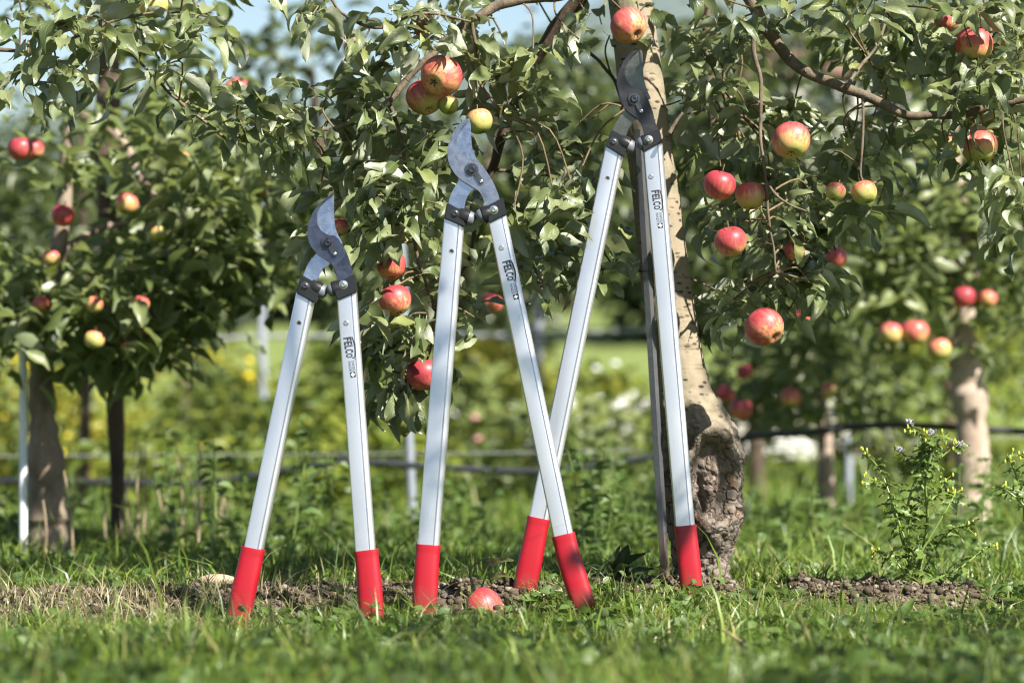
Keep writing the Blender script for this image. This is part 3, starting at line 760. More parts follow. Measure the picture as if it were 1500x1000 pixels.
BGA = [
 (30,218,19,1.15,0.85,'blurred red apple, left one of the pair at the left edge'),(50,219,15,1.3,0.8,'blurred red apple, smaller right one of the pair at the left edge'),
 (92,316,17,1.2,0.78,'blurred pink red apple low at the far left of the left tree'),(186,299,17,1.2,0.5,'blurred orange apple beside the dark young trunk'),
 (263,235,16,1.3,0.12,'blurred yellow green apple at the middle of the left tree'),(384,278,14,1.4,0.42,'blurred pale orange apple at the right side of the left tree'),
 (347,132,19,1.3,0.55,'blurred orange apple behind the long thin left branch'),(515,70,14,1.6,0.42,'blurred orange apple against the sky patches at upper centre left'),
 (165,18,17,0.5,0.22,'yellow apple under leaves at the top left edge'),(225,8,22,0.5,0.20,'larger yellow apple cut by the top edge at left'),
 (240,323,12,1.4,0.7,'blurred small red apple right of the pale leaning limb'),(282,320,12,1.4,0.62,'blurred small pink apple further right of the pale leaning limb'),
 (232,343,13,1.2,0.16,'blurred yellow apple below the pale leaning limb'),(326,397,12,1.4,0.6,'blurred orange apple, left of two low beside the white post'),
 (350,394,12,1.5,0.65,'blurred red apple, right of two low beside the white post'),(206,445,13,1.2,0.42,'blurred yellow orange apple low at the left tree'),
 (214,480,12,1.3,0.75,'blurred red apple low under the left tree crown'),(138,446,13,1.2,0.3,'blurred yellow apple left of the dark young trunk'),
 (138,498,15,1.2,0.26,'blurred olive yellow apple hanging lowest in the left tree'),(187,507,11,1.3,0.55,'blurred orange apple low right of the dark young trunk'),
 (720,445,17,1.2,0.62,'blurred orange red apple between the handles of the middle lopper'),(866,290,12,1.6,0.6,'blurred orange apple left of the tallest lopper'),
 (1224,378,17,1.3,0.75,'blurred red apple in shade right of the drooping branch'),(1305,489,18,1.9,0.5,'blurred orange apple, left of the pair on the right back tree'),
 (1340,487,21,1.9,0.55,'blurred red and yellow apple, right of the pair on the right back tree'),(1376,512,18,2.0,0.35,'blurred dull orange apple beside the torn right trunk'),
 (1412,435,17,2.0,0.95,'blurred dark red apple above the torn right trunk'),(1447,438,14,2.0,0.5,'blurred orange apple right above the torn right trunk'),
 (1085,600,17,2.6,0.62,'blurred pink apple low behind the swollen trunk'),(1062,577,14,2.8,0.75,'blurred dull red apple low just right of the tan trunk'),
 (1158,582,15,2.6,0.60,'blurred pink apple low between trunk and right trees'),(1090,545,12,2.8,0.85,'blurred dark red apple low right of the trunk'),
 (1215,572,12,2.6,0.42,'blurred cream apple low in the small back tree'),(1175,467,13,2.2,0.55,'blurred pink apple beside the lowest focused apple'),
 (985,470,12,2.5,0.3,'blurred yellow apple glimpsed beside the right lopper handle'),(75,378,13,1.2,0.35,'blurred yellow apple in the middle of the left crown'),
 (60,445,12,1.25,0.7,'blurred red apple right by the white post at left'),
]
for (x, y, r, d, red, lab) in BGA: apple(x, y, r, d-0.26 if d < 2.3 else d-0.4, red, lab, (U(-.4, .4), U(-.5, .3), -1), G2)
GA = apple(707, 894, 33, -0.14, 0.86, 'fallen red apple lying in the grass between the loppers', (0.75, -0.1, -0.65))

# ------------------------------------------------------------------ loppers
def poly_solid(m, pts, y0, y1, dy=None):
    """closed outline (photo px) given thickness between depths"""
    n = len(pts)
    a = [P(x, y, y0) for x, y in pts]; b = [p+Vector((0, y1-y0, 0)) for p in a]
    m.add(a+b, [tuple(range(n)), tuple(range(2*n-1, n-1, -1))]+[(i, (i+1) % n, n+(i+1) % n, n+i) for i in range(n)])
def smooth_poly(pts, sub=4):
    n = len(pts); out = []
    for i in range(n):
        p0, p1, p2, p3 = (np.array(pts[(i+j-1) % n], float) for j in range(4))
        sharp = np.linalg.norm(p2-p1) > 45
        for k in range(1 if sharp else sub):
            t = k/sub
            if False: pass
            out.append(tuple(0.5*((2*p1)+(p2-p0)*t+(2*p0-5*p1+4*p2-p3)*t*t+(3*p1-p0-3*p2+p3)*t**3)))
    return out
def open_curve(pts, sub=5):
    sp, _ = spline([Vector((x, y, 0)) for x, y in pts], 0.0, sub)
    return [(p.x, p.y) for p in sp]

def text_mesh(txt, size, offset=0.0, space=1.0):
    cu = bpy.data.curves.new('lettering', 'FONT'); cu.body = txt; cu.size = size; cu.offset = offset; cu.space_character = space
    cu.resolution_u = 3
    ob = bpy.data.objects.new('lettering', cu); COL.objects.link(ob)
    dg = bpy.context.evaluated_depsgraph_get()
    me = bpy.data.meshes.new_from_object(ob.evaluated_get(dg))
    bpy.data.objects.remove(ob)
    vs = [v.co.copy() for v in me.vertices]; fs = [tuple(p.vertices) for p in me.polygons]
    return vs, fs

def lopper(label, Y, hook, tang, blade, pivot, ps, plate, hL, hR, gL, gR, cL, cR, bL, bR, holes, logo, lean=0.08, mh=None, mb=None):
    """all outlines in photo px; hL/hR = ((top-left),(top-right),(bottom-right),(bottom-left)) of the aluminium handles"""
    bot = max(gL[-1][1], gR[-1][1])
    def Q(x, y, off=0.0): return P(x, y, Y+lean*(bot-y)*S+off)
    mh, mb = mh or M_HOOK, mb or M_BLADE
    base = P((gL[-1][0]+gR[-1][0])/2, (gL[-1][1]+gR[-1][1])/2, Y); base.z = max(0, base.z) if False else base.z
    R = thing('lopper', base, label, 'lopper', 'aluminium loppers standing in the grass')
    def handle(q, yo):
        (tl, tr, br, bl) = q
        m = MB(); d = 0.0175
        T0, T1, B0, B1 = Q(*tl, yo), Q(*tr, yo), Q(*bl, yo), Q(*br, yo)
        def prof(L, Rr):
            b = (Rr-L); w = b.length; b = b.normalized(); nn = Vector((0, -1, 0))
            pts = [(0.0, -d*0.5), (0.0, d*0.16), (0.02, d*0.36), (0.05, d*0.465), (0.10, d*0.5), (0.68, d*0.5), (0.695, d*0.48), (0.70, d*0.24), (0.745, d*0.24), (0.752, d*0.46), (0.77, d*0.475),
                   (0.88, d*0.43), (0.95, d*0.32), (0.985, d*0.16), (1.0, -d*0.05), (1.0, -d*0.5)]
            return [L+b*(w*u)+nn*v for u, v in pts]
        a, e = prof(T0, T1), prof(B0, B1); n = len(a)
        m.add(a+e, [(i, (i+1) % n, n+(i+1) % n, n+i) for i in range(n)]+[tuple(range(n)), tuple(range(n, 2*n))])
        return m.build('handle', M_ALU, R, angle=25)
    def grip(g, yo):
        m = MB(); pts = [(Q(x, y, yo), w*S*0.5) for (x, y, w) in g]
        sp, sr = spline([p for p, _ in pts], [w for _, w in pts], 6)
        n = 24; v = []; f = []; mm = len(sp)
        for i, p in enumerate(sp):
            t = (sp[min(i+1, mm-1)]-sp[max(i-1, 0)]).normalized(); bx = Vector((t.z, 0, -t.x)); bx = bx if bx.x > 0 else -bx
            s = sr[i]; u = i/(mm-1)
            if u < 0.055: s *= 1.05
            if u > 0.93: s *= math.sqrt(max(0.05, 1-((u-0.93)/0.075)**2))
            dd = (0.0125+0.002*math.sin(u*3))*(s/sr[i])
            for k in range(n):
                an = 2*math.pi*k/n; c_, s_ = math.cos(an), math.sin(an)
                ex = 0.62
                v.append(p+bx*(s*math.copysign(abs(c_)**ex, c_))+Vector((0, -1, 0))*(dd*math.copysign(abs(s_)**ex, s_)))
        for i in range(mm-1):
            for k in range(n): f.append((i*n+k, i*n+(k+1) % n, (i+1)*n+(k+1) % n, (i+1)*n+k))
        f += [tuple(range(n)), tuple((mm-1)*n+k for k in range(n))]
        m.add(v, f); return m.build('grip', M_RED, R, angle=50)
    HL, HR = handle(hL, 0.006), handle(hR, 0.0)
    grip(gL, 0.006); grip(gR, 0.0)
    def solid(name, pts, ya, yb, mat, bev):
        m = MB(); n = len(pts); a = [Q(x, y, ya) for x, y in pts]; b = [p+Vector((0, yb-ya, 0)) for p in a]
        m.add(a+b, [tuple(range(n)), tuple(range(2*n-1, n-1, -1))]+[(i, (i+1) % n, n+(i+1) % n, n+i) for i in range(n)]); return m.build(name, mat, R, bevel=bev, angle=38)
    HB = solid('hook_blade', hook, -0.0045, 0.0015, mh, 0.0017)
    HB.data.materials.append(M_EDGE)
    for pl in HB.data.polygons:
        if 0.25 < -pl.normal.y < 0.93: pl.material_index = 1
    CB = solid('cutting_blade', blade, 0.0020, 0.0055, mb, 0.0007)
    TG = solid('blade_tang', tang, 0.0018, 0.0062, mb, 0.0008)
    c = Q(pivot[0], pivot[1], -0.0046); k = ps*S
    NT_ = MB().lathe(c, (0, -1, 0), [(k, 0), (k, 0.0012), (k*0.97, 0.0018), (k*0.62, 0.002)], 40, 1, k*0.22).build('toothed_nut', M_NUT, R)
    MB().lathe(c, (0, -1, 0), [(k*0.62, 0.0015), (k*0.62, 0.0055), (k*0.50, 0.0066), (k*0.34, 0.0066), (k*0.32, 0.0048), (0.00001, 0.0046)], 24).build('pivot_bolt', M_HOOK, NT_)
    (x0, y0), (x1, y1) = plate; a, b = Q(x0, y0, -0.0046), Q(x1, y1, -0.0046); ax = (b-a); L = ax.length; ax.normalize(); bx = Vector((ax.z, 0, -ax.x))
    out = []
    r = k*0.42
    for i in range(9): an = math.pi*i/8; out.append(b+ax*(r*math.sin(an))+bx*(r*math.cos(an)))
    for i in range(9): an = math.pi*i/8; out.append(a-ax*(r*math.sin(an))-bx*(r*math.cos(an)))
    m = MB(); n = len(out); m.add(out+[p+Vector((0, -0.003, 0)) for p in out], [(i, (i+1) % n, n+(i+1) % n, n+i) for i in range(n)]+[tuple(range(n, 2*n))])
    LP = m.build('lock_plate', M_NUT, R, angle=30)
    MB().lathe(b+Vector((0, -0.003, 0)), (0, -1, 0), [(k*0.30, 0), (k*0.30, 0.001), (k*0.2, 0.0014), (k*0.12, 0.0006), (0.00001, 0.0006)], 14).build('lock_screw', M_RIVET, LP)
    for (cc, bb, sgn, yo) in ((cL, bL, 1, 0.006), (cR, bR, -1, 0.0)):
        co = solid('collar', cc['poly'], -0.0135+yo, 0.0125+yo, M_BLACK, 0.0016)
        sx, sy = cc['screw']; w = Q(sx, sy, -0.0135+yo); q = 4.6*S*cc.get('k', 1)
        MB().lathe(w, (0, -1, 0), [(q*1.35, -0.0006), (q*1.35, 0.0008), (q*1.05, 0.001), (q, 0.0022), (q*0.8, 0.003), (q*0.42, 0.003), (q*0.38, 0.0018), (0.00001, 0.0016)], 20).build('screw', cc.get('mat', M_RIVET), co)
        (xa, ya), (xb, yb), rr = bb
        a, b = Q(xa, ya, -0.002+yo), Q(xb, yb, -0.002+yo); L = (b-a).length; r = rr*S
        MB().lathe(a, b-a, [(r*0.9, -0.004), (r*1.0, 0), (r*1.08, L*0.25), (r*1.08, L*0.5), (r*0.96, L*0.52), (r*0.96, L*0.56)], 20).build('bumper_seat', M_BLACK, co)
        MB().lathe(a, b-a, [(r*0.95, L*0.55), (r*0.9, L*0.72), (r*0.72, L*0.9), (r*0.4, L*1.0), (0.00001, L*1.02)], 20).build('bumper', M_RUBBER, co)
    for (hx, hy, hole), par in zip(holes, (HL, HR)):
        w = Q(hx, hy, -0.0088+(0.006 if par is HL else 0)); q = 3.4*S
        if hole: MB().lathe(w, (0, -1, 0), [(q*1.15, -0.0003), (q*1.1, 0.0006), (q*0.85, 0.0006), (q*0.75, 0.0002)], 18).build('hole_rim', M_RIVET, par); MB().lathe(w, (0, -1, 0), [(q*0.85, 0.0001), (q*0.5, 0.0003), (0.00001, 0.0003)], 14).build('hole', M_HOLE, par)
        else: MB().lathe(w, (0, -1, 0), [(q*1.1, -0.0003), (q*1.1, 0.0008), (q*0.8, 0.0018), (q*0.4, 0.0018), (q*0.35, 0.0010), (0.00001, 0.001)], 18).build('rivet', M_RIVET, par)
    # print on the right handle: reads downwards, letter tops to the right
    (lx, ly), (ex, ey), sc = logo
    A, B = Q(lx, ly), Q(ex, ey); ud = (B-A).normalized(); vd = Vector((-ud.z, 0, ud.x)).normalized(); vd = vd if vd.x > 0 else -vd
    yz = -0.00875-0.0004
    def put(m, vs, fs, u0, v0):
        m.add([A+Vector((0, yz, 0))+ud*(p.x*sc+u0*sc)+vd*(p.y*sc+v0*sc) for p in vs], fs)
    m = MB(); px_ = S
    u = 0
    for ch, hgt, wd, v0 in (('F', 13.0, 7.0, 0), ('E', 13.0, 6.6, 0), ('L', 13.6, 6.0, -0.2), ('C', 13.0, 7.2, -0.2), ('O', 11.0, 7.6, 0)):
        vs, fs = text_mesh(ch, 1.0, 0.035)
        x0 = min(p.x for p in vs); x1 = max(p.x for p in vs); y0 = min(p.y for p in vs); y1 = max(p.y for p in vs)
        vs = [Vector(((p.x-x0)/(x1-x0)*wd*px_*0.86, (p.y-y0)/(y1-y0)*hgt*px_, 0)) for p in vs]
        put(m, vs, fs, u*px_, v0*px_); u += wd*0.98
    arc = []
    for i in range(19):
        t = i/18; arc.append((0.5+t*33.5, 13.4+3.6*math.sin(math.pi*(0.08+0.80*t))-1.2*t))
    vs = []; fs = []
    for i, (a_, b_) in enumerate(arc):
        w = 0.75+0.35*math.sin(math.pi*i/18); vs += [Vector((a_*px_, (b_-w)*px_, 0)), Vector((a_*px_, (b_+w)*px_, 0))]
        if i: fs.append((2*i-2, 2*i, 2*i+1, 2*i-1))
    vs += [Vector((32.6*px_, 13.0*px_, 0)), Vector((34.6*px_, 13.0*px_, 0)), Vector((34.4*px_, 9.2*px_, 0)), Vector((33.2*px_, 9.2*px_, 0))]; fs.append((len(vs)-4, len(vs)-3, len(vs)-2, len(vs)-1))
    put(m, vs, fs, 0, 0)
    m.build('logo_print', M_INK, HR, smooth=False)
    m = MB()
    for txt, v0 in (('SWISS', 7.2), ('MADE', 1.6)):
        vs, fs = text_mesh(txt, 6.2*px_, 0.0, 1.12)
        x1 = max(p.x for p in vs); vs = [Vector((p.x/x1*16.5*px_, p.y, 0)) for p in vs]
        put(m, vs, fs, 38.0*px_, v0*px_)
    vs, fs = text_mesh('\u00ae', 3.6*px_); put(m, vs, fs, 35.0*px_, 12.4*px_)
    m.build('lettering', M_INK, HR, smooth=False)
    m = MB(); put(m, [Vector((x*px_, y*px_, 0)) for x, y in ((56, 2), (64.6, 2), (64.6, 10.6), (56, 10.6))], [(0, 1, 2, 3)], 0, 0)
    EM = m.build('cross_emblem', M_INK, HR, smooth=False)
    yz -= 0.0003; m = MB(); c0, c1, h, w = 60.3, 6.3, 3.1, 1.05
    put(m, [Vector((x*px_, y*px_, 0)) for x, y in ((c0-h, c1-w), (c0-w, c1-w), (c0-w, c1-h), (c0+w, c1-h), (c0+w, c1-w), (c0+h, c1-w), (c0+h, c1+w), (c0+w, c1+w), (c0+w, c1+h), (c0-w, c1+h), (c0-w, c1+w), (c0-h, c1+w))],
        [(0, 1, 10, 11), (2, 3, 8, 9), (4, 5, 6, 7)], 0, 0)
    m.build('cross', M_PRINTGAP, EM, smooth=False)
    return R

def zpts(l, ox, oy, sc=3.125): return [(ox+x/sc, oy+y/sc) for x, y in l]
def head(ox, oy, outer, right, inner, bl_edge, tangL, tangR, sc=3.125):
    """hook outline = outer side (tip -> right collar) + right side back up to the blade heel + inner hook curve back to the tip"""
    o, r, i = (open_curve(zpts(q, ox, oy, sc)) for q in (outer, right, inner))
    hook = o + r + i[1:-1]
    blade = open_curve(zpts(bl_edge[0], ox, oy, sc)) + open_curve(zpts(bl_edge[1], ox, oy, sc))
    tang = open_curve(zpts(tangL, ox, oy, sc)) + open_curve(zpts(tangR, ox, oy, sc))
    return hook, tang, blade

# --- left, smallest
h1 = head(420, 260,
  [(215,75),(185,90),(155,115),(130,145),(108,185),(95,230),(97,280),(113,318),(138,348),(168,368),(202,392),(222,425),(232,470),(240,500)],
  [(312,480),(300,440),(290,390),(272,340),(248,298),(236,280)],
  [(236,280),(218,266),(190,262),(160,244),(141,212),(138,175),(148,138),(175,105),(215,75)],
  ([(216,76),(216,120),(217,170),(220,215),(232,255),(256,300)], [(240,330),(200,300),(160,262),(130,215),(125,170),(150,120),(216,76)]),
  [(180,320),(150,335),(120,365),(95,400),(80,435),(68,470)], [(130,490),(148,450),(165,418),(195,398),(220,370)])
lopper('shortest lopper with red grips and silver handles, leftmost of the three', -0.25, h1[0], h1[1], h1[2], (479.8,356), 8.0, ((485,364),(490.5,372)),
  ((435,424),(461.5,438),(386,804),(357.5,802)), ((494,437),(522.5,427),(550,806),(520.5,809)),
  [(371,802,33),(364,835,34),(357,865,35),(351,895,34),(345,920,33)], [(536,805,33.5),(539.5,835,33.5),(542,865,35),(543.5,890,35),(545,914,34)],
  dict(poly=[(441,402),(460,413),(470,424),(461.5,444),(433,429)], screw=(447,419), mat=M_NUT), dict(poly=[(486,418),(519,401),(523,428),(494,440)], screw=(503,417)),
  ((458,420),(478.5,431),11.0), ((497,421),(479.5,427),10.5), ((438,473,True),(507,473,False)), ((503,495),(513,558),0.88), 0.085)
# --- middle
h2 = head(620, 160,
  [(208,42),(175,58),(143,95),(120,145),(110,200),(120,252),(142,292),(172,322),(215,350),(250,372),(270,400),(283,445),(290,475)],
  [(358,440),(348,405),(338,375),(315,325),(285,278),(262,248)],
  [(262,248),(243,232),(205,222),(170,200),(155,165),(155,128),(170,92),(195,62),(208,42)],
  ([(210,42),(217,70),(219,120),(225,180),(243,225),(275,262)], [(250,300),(205,250),(165,222),(140,180),(140,120),(165,75),(210,42)]),
  [(195,300),(168,318),(145,355),(125,392),(112,440)], [(186,470),(193,425),(205,395),(225,372),(250,350)])
lopper('middle lopper with red grips and silver handles, its tip at the yellow apple', -0.19, h2[0], h2[1], h2[2], (691,248.5), 8.6, ((699,257),(705,266)),
  ((650.5,321),(680,331),(644,798),(611.5,796.5)), ((715.5,326),(742,316),(839.5,780),(810.5,786)),
  [(627.5,797,34),(625,830,35),(623,865,36),(621,890,34),(620,910,33)], [(825,782,32),(833,815,34),(842,845,35),(850,870,34),(857,892,32)],
  dict(poly=[(654.5,296),(667,303.5),(680,309),(682,333),(650.5,320)], screw=(666.5,313), mat=M_NUT), dict(poly=[(711,303),(737,289),(742.5,314),(716,327)], screw=(723.5,307.5)),
  ((674,316),(696.5,323),11.5), ((717,312),(698,319),11.5), ((661.5,368,True),(734.5,363,False)), ((735.5,384),(753,446),0.88), 0.085, M_HOOKS)
# --- right, tallest
h3 = head(860, 60,
  [(240,38),(205,50),(175,82),(148,130),(136,185),(145,235),(160,285),(185,322),(220,350),(245,378),(258,415),(262,440)],
  [(325,405),(312,370),(300,322),(278,265),(262,235)],
  [(262,235),(245,222),(215,215),(187,190),(173,155),(178,118),(195,85),(220,55),(240,38)],
  ([(241,38),(254,55),(256,110),(260,170),(275,225),(292,262)], [(262,290),(215,240),(180,210),(155,170),(160,110),(195,65),(241,38)]),
  [(205,290),(180,308),(155,340),(130,378),(115,410)], [(175,445),(190,405),(205,380),(225,360),(250,340)])
lopper('tallest lopper with red grips and silver handles, leaning at the tan tree trunk', 0.01, h3[0], h3[1], h3[2], (929,145.5), 8.4, ((935,154),(939,163)),
  ((886.5,213),(913,229),(804.5,763),(775,757)), ((942,221),(970.5,210),(1018,769),(989,770)),
  [(789.5,758,33),(783,790,34),(776,825,36),(769,858,35),(765,886,34)], [(1003.5,769,31.5),(1007,800,33),(1010,830,34),(1012,852,33),(1014,876,31)],
  dict(poly=[(896,190),(911,199),(922,206),(914,230),(886.5,214)], screw=(899,208), mat=M_NUT), dict(poly=[(939,202),(957,191),(966,189),(970.5,208),(942,223)], screw=(950.5,204.5)),
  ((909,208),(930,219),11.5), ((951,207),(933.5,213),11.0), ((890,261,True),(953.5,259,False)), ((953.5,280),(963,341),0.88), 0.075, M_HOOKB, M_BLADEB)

# ------------------------------------------------------------------ stake beside the trunk (angle section)
def stake():
    a, b = P(936, 190, 0.118), P(977, 885, 0.085); b.z = min(b.z, -0.01)
    R = thing('metal_stake', Vector((b.x, b.y, 0)), 'thin galvanised angle stake with rusty foot, leaning beside the trunk', 'stake')
    d = (b-a).normalized(); m = MB()
    w = 0.0075; pr = [(-w, 0.001), (-w, -0.0015), (w*0.15, -0.007), (w, 0.004), (w*0.75, 0.006), (w*0.1, -0.003)]
    n = len(pr); v = [p+Vector((x, y, 0)) for p in (a, b) for x, y in pr]
    m.add(v, [(i, (i+1) % n, n+(i+1) % n, n+i) for i in range(n)]+[tuple(range(n)), tuple(range(n, 2*n))])
    m.build('bar', M_STAKE, R, angle=20)
    tm = MB()
    c = a.lerp(b, 0.30)
    for k in range(26):
        an = k/25*2*math.pi*1.0
        tm.v.append
    pts = [c+Vector((0.012, -0.012, 0)), c+Vector((-0.010, -0.012, 0.001)), c+Vector((-0.012, 0.01, 0)), c+Vector((0.03, 0.05, 0))]
    tm.tube(pts, 0.0012, 6).build('tie', M_PIPE, R)
stake()

# ------------------------------------------------------------------ background trees
def bg_tree(name, label, trunk, y, w, blobs, mat=M_TRUNKBG, leafmat=M_LEAFBG, limbs=(), size=0.062, ns=8, group='apple trees of the rows behind', rough=0.0):
    b = P(*trunk[0], y); b.z = float(gz(b.x, y))-0.01
    R = thing(name, b, label, 'apple tree', group)
    pp = [b]+[P(px, py, y) for px, py in trunk[1:]]
    rr = [0.5*S*(y+D)/D*x for x in w]
    if len(rr) != len(pp): rr = [rr[0]+(rr[-1]-rr[0])*i/(len(pp)-1) for i in range(len(pp))]
    sp, sr = spline(pp, rr, 8)
    m = MB().tube(sp, [r*(1+0.18*mn.noise(p*14)+rough*mn.noise(p*40)) for p, r in zip(sp, sr)], 14, smooth=1)
    m.build('trunk', mat, R)
    for (pts, lw) in limbs:
        q = [P(px, py, y+dy) for px, py, dy in pts]; MB().tube(q, [0.5*S*(y+D)/D*x for x in lw], 8).build('branch', mat, R)
    L = LeafBatch(LO); k = (y+D)/D
    for (cx, cy, rx, ry, dep, cnt) in blobs:
        for _ in range(int(cnt*(1.2 if y < 3 else 2.0))):
            while True:
                u = Vector((U(-1, 1), U(-1, 1), U(-1, 1)))
                if u.length < 1: break
            c = P(cx, cy, y)+Vector((u.x*rx*S*k, u.y*dep, u.z*ry*S*k*1.12))
            if mn.noise(c*(4.2/k**0.5)) < -0.10: continue
            for _ in range(ns):
                d = rdir(); L.add(c+d*U(0, 0.05)+Vector((U(-1, 1), U(-1, 1), U(-1, 1)))*0.05, d, size*U(0.55, 1.2))
    tag(link('foliage', L.mesh('foliage', leafmat, b), R), kind='stuff')
    return R
bg_tree('apple_tree', 'old apple tree with pale gnarled trunk at the left edge', [(72,830),(70,760),(66,680),(62,600),(60,540),(66,460),(84,380),(95,280),(100,150)], 1.2, [66,60,50,38,32,30,26,22,14],
  [(60,330,130,150,0.30,75),(200,400,110,110,0.3,60),(330,300,120,110,0.35,62),(130,200,150,70,0.3,30),(40,440,70,60,0.25,22),(280,430,70,50,0.25,18),(150,450,90,70,0.3,22),(20,500,60,50,0.25,12),(215,500,60,40,0.25,9),(400,330,70,80,0.3,20)],
  limbs=[(((100,160,0),(150,180,0),(185,215,0.0),(205,260,-.05),(243,308,-.1)),(16,15,14,12,9)), (((86,370,0),(160,330,.1),(260,330,.1),(340,320,.1)),(14,10,8,5))], rough=0.30)
bg_tree('young_apple_tree', 'young apple tree with thin dark trunk left of the shortest lopper', [(172,812),(172,700),(168,560),(165,420),(160,300),(158,190),(160,60)], 1.5, [24,22,26,32,36,40,30],
  [(130,20,170,60,0.3,18),(230,90,120,60,0.3,14),(60,-60,220,60,0.4,24),(180,480,60,50,0.2,10)], mat=M_TRUNKDK)
bg_tree('apple_tree', 'apple tree with thick pale torn trunk at the right side', [(1425,775),(1422,740),(1424,660),(1420,580),(1412,510),(1418,430),(1420,360),(1400,240),(1390,100)], 2.2, [52,50,48,52,44,20,22,18,12],
  [(1400,330,150,110,0.45,85),(1330,420,110,70,0.4,40),(1480,470,100,80,0.4,46),(1250,360,90,80,0.4,34),(1440,200,130,80,0.4,40)],
  limbs=[(((1418,400,0),(1380,380,0),(1330,360,.1)),(14,10,6)), (((1420,420,0),(1450,330,.1),(1480,260,.1)),(14,10,6))], mat=M_TRUNKPALE, rough=0.26)
bg_tree('small_apple_tree', 'small bushy apple tree on a pale stem behind the swollen trunk', [(1212,800),(1210,720),(1208,640),(1200,560),(1190,480)], 2.9, [30,26,24,16,10],
  [(1160,540,110,60,0.4,38),(1260,580,90,45,0.4,26),(1080,580,50,50,0.3,14),(1190,470,90,50,0.4,22)], mat=M_TRUNKPALE, leafmat=M_LEAFBG)
bg_tree('apple_tree', 'blurred apple tree behind the head of the middle lopper', [(630,760),(641,600),(651,480),(685,380),(715,250),(730,80)], 4.0, [22,20,20,18,14,10],
  [(640,300,130,110,0.6,60),(820,330,120,100,0.6,75),(840,180,110,110,0.6,80),(560,190,110,70,0.5,28),(700,90,150,60,0.5,14)], leafmat=M_BGSHADE)
bg_tree('apple_tree', 'blurred apple tree between shortest and middle lopper heads', [(530,780),(526,640),(519,520),(505,400),(472,240),(455,100)], 3.2, [26,22,20,18,14,10],
  [(450,300,90,110,0.5,46),(420,120,130,60,0.5,13),(500,40,150,45,0.5,9),(400,230,90,60,0.5,24)], mat=M_TRUNKDK, leafmat=M_BGSHADE)
bg_tree('apple_tree', 'dense blurred apple tree behind the long right bough', [(1110,760),(1105,600),(1100,450),(1095,300),(1090,100)], 4.6, [26,24,22,20,14],
  [(1080,240,120,110,0.6,90),(1200,330,110,90,0.6,70),(1060,90,120,80,0.6,70),(1250,60,130,70,0.6,64),(1010,380,70,80,0.5,30)], mat=M_TRUNKDK, leafmat=M_BGSHADE)
bg_tree('apple_tree', 'tall blurred apple tree behind the upper right corner', [(1390,750),(1390,560),(1385,380),(1380,200),(1375,0)], 5.4, [26,24,22,20,14],
  [(1400,100,150,100,0.7,100),(1480,260,120,130,0.7,80),(1330,240,100,70,0.6,44),(1500,470,100,80,0.6,36)], mat=M_TRUNKDK, leafmat=M_BGSHADE)
bg_tree('apple_tree', 'faint blurred apple tree far behind the left tree crown', [(270,740),(272,600),(275,450),(280,300),(285,120)], 6.5, [20,18,16,14,10],
  [(260,330,110,80,0.7,44),(120,330,140,110,0.7,60),(300,220,150,60,0.7,40),(60,160,120,60,0.7,14)], leafmat=M_BGSHADE)
bg_tree('apple_tree', 'dark apple tree in the row behind the two left trunks', [(120,760),(124,640),(126,520),(124,400),(120,250),(118,150)], 3.8, [20,18,16,14,12,8],
  [(60,350,120,120,0.5,44),(190,380,110,100,0.5,40),(110,240,150,80,0.5,30),(310,350,70,80,0.4,20)], mat=M_TRUNKDK, leafmat=M_BGSHADE)
bg_tree('apple_tree', 'dark apple tree showing between shortest and middle lopper far back', [(640,745),(638,600),(634,480),(610,360),(590,240)], 6.0, [18,16,14,12,8],
  [(560,330,90,90,0.6,30),(480,350,70,70,0.5,18),(660,370,70,80,0.5,20)], mat=M_TRUNKDK, leafmat=M_BGSHADE)
bg_tree('apple_tree', 'dark apple tree far back between the tan trunk and torn right trunk', [(1290,745),(1288,600),(1284,480),(1280,360)], 5.8, [18,16,14,10],
  [(1240,420,120,90,0.6,46),(1340,500,90,60,0.5,22),(1130,440,80,70,0.5,20),(1430,560,80,50,0.5,16)], mat=M_TRUNKDK, leafmat=M_BGSHADE)
# neighbour in the row, outside the picture on the right: it throws the dappled shade
nb = Vector((1.75, -2.35, 0.0))
R = thing('apple_tree', nb, 'leafy apple tree standing just outside the picture on the right', 'apple tree')
MB().tube([nb, nb+Vector((0, 0, 0.8)), nb+Vector((-0.1, 0, 1.5)), nb+Vector((-0.05, 0.1, 2.5))], [0.05, 0.042, 0.032, 0.014], 12).build('trunk', M_TRUNKBG, R)
for e in ((0.55, -1.1, 1.75), (0.75, -2.5, 1.6), (1.3, -1.5, 2.1), (2.3, -1.8, 2.0)):
    MB().tube([nb+Vector((-0.05, 0, 1.2)), (nb+Vector((0, 0, 1.3))).lerp(Vector(e), 0.5)+Vector((0, 0, 0.1)), e], [0.024, 0.016, 0.006], 8).build('branch', M_TRUNKBG, R)
L = LeafBatch(LO)
for _ in range(900):
    c = Vector((U(0.25, 2.5), U(-3.3, -0.75), U(1.25, 2.35)))
    sx, sy = c.x-(c.z-0.3)*TO_SUN.x/TO_SUN.z, c.y-(c.z-0.3)*TO_SUN.y/TO_SUN.z      # where its shade falls, 0.3 m above ground
    thr = 0.08 if sy < -0.55 else 0.22
    if mn.noise(Vector((sx*2.6, sy*3.0, 1.7)))+0.3*mn.noise(c*5) < thr: continue
    for _ in range(7): d = rdir(); L.add(c+d*U(0, 0.05), d, 0.06*U(0.6, 1.2))
tag(link('foliage', L.mesh('foliage', M_LEAF, nb), R), kind='stuff')

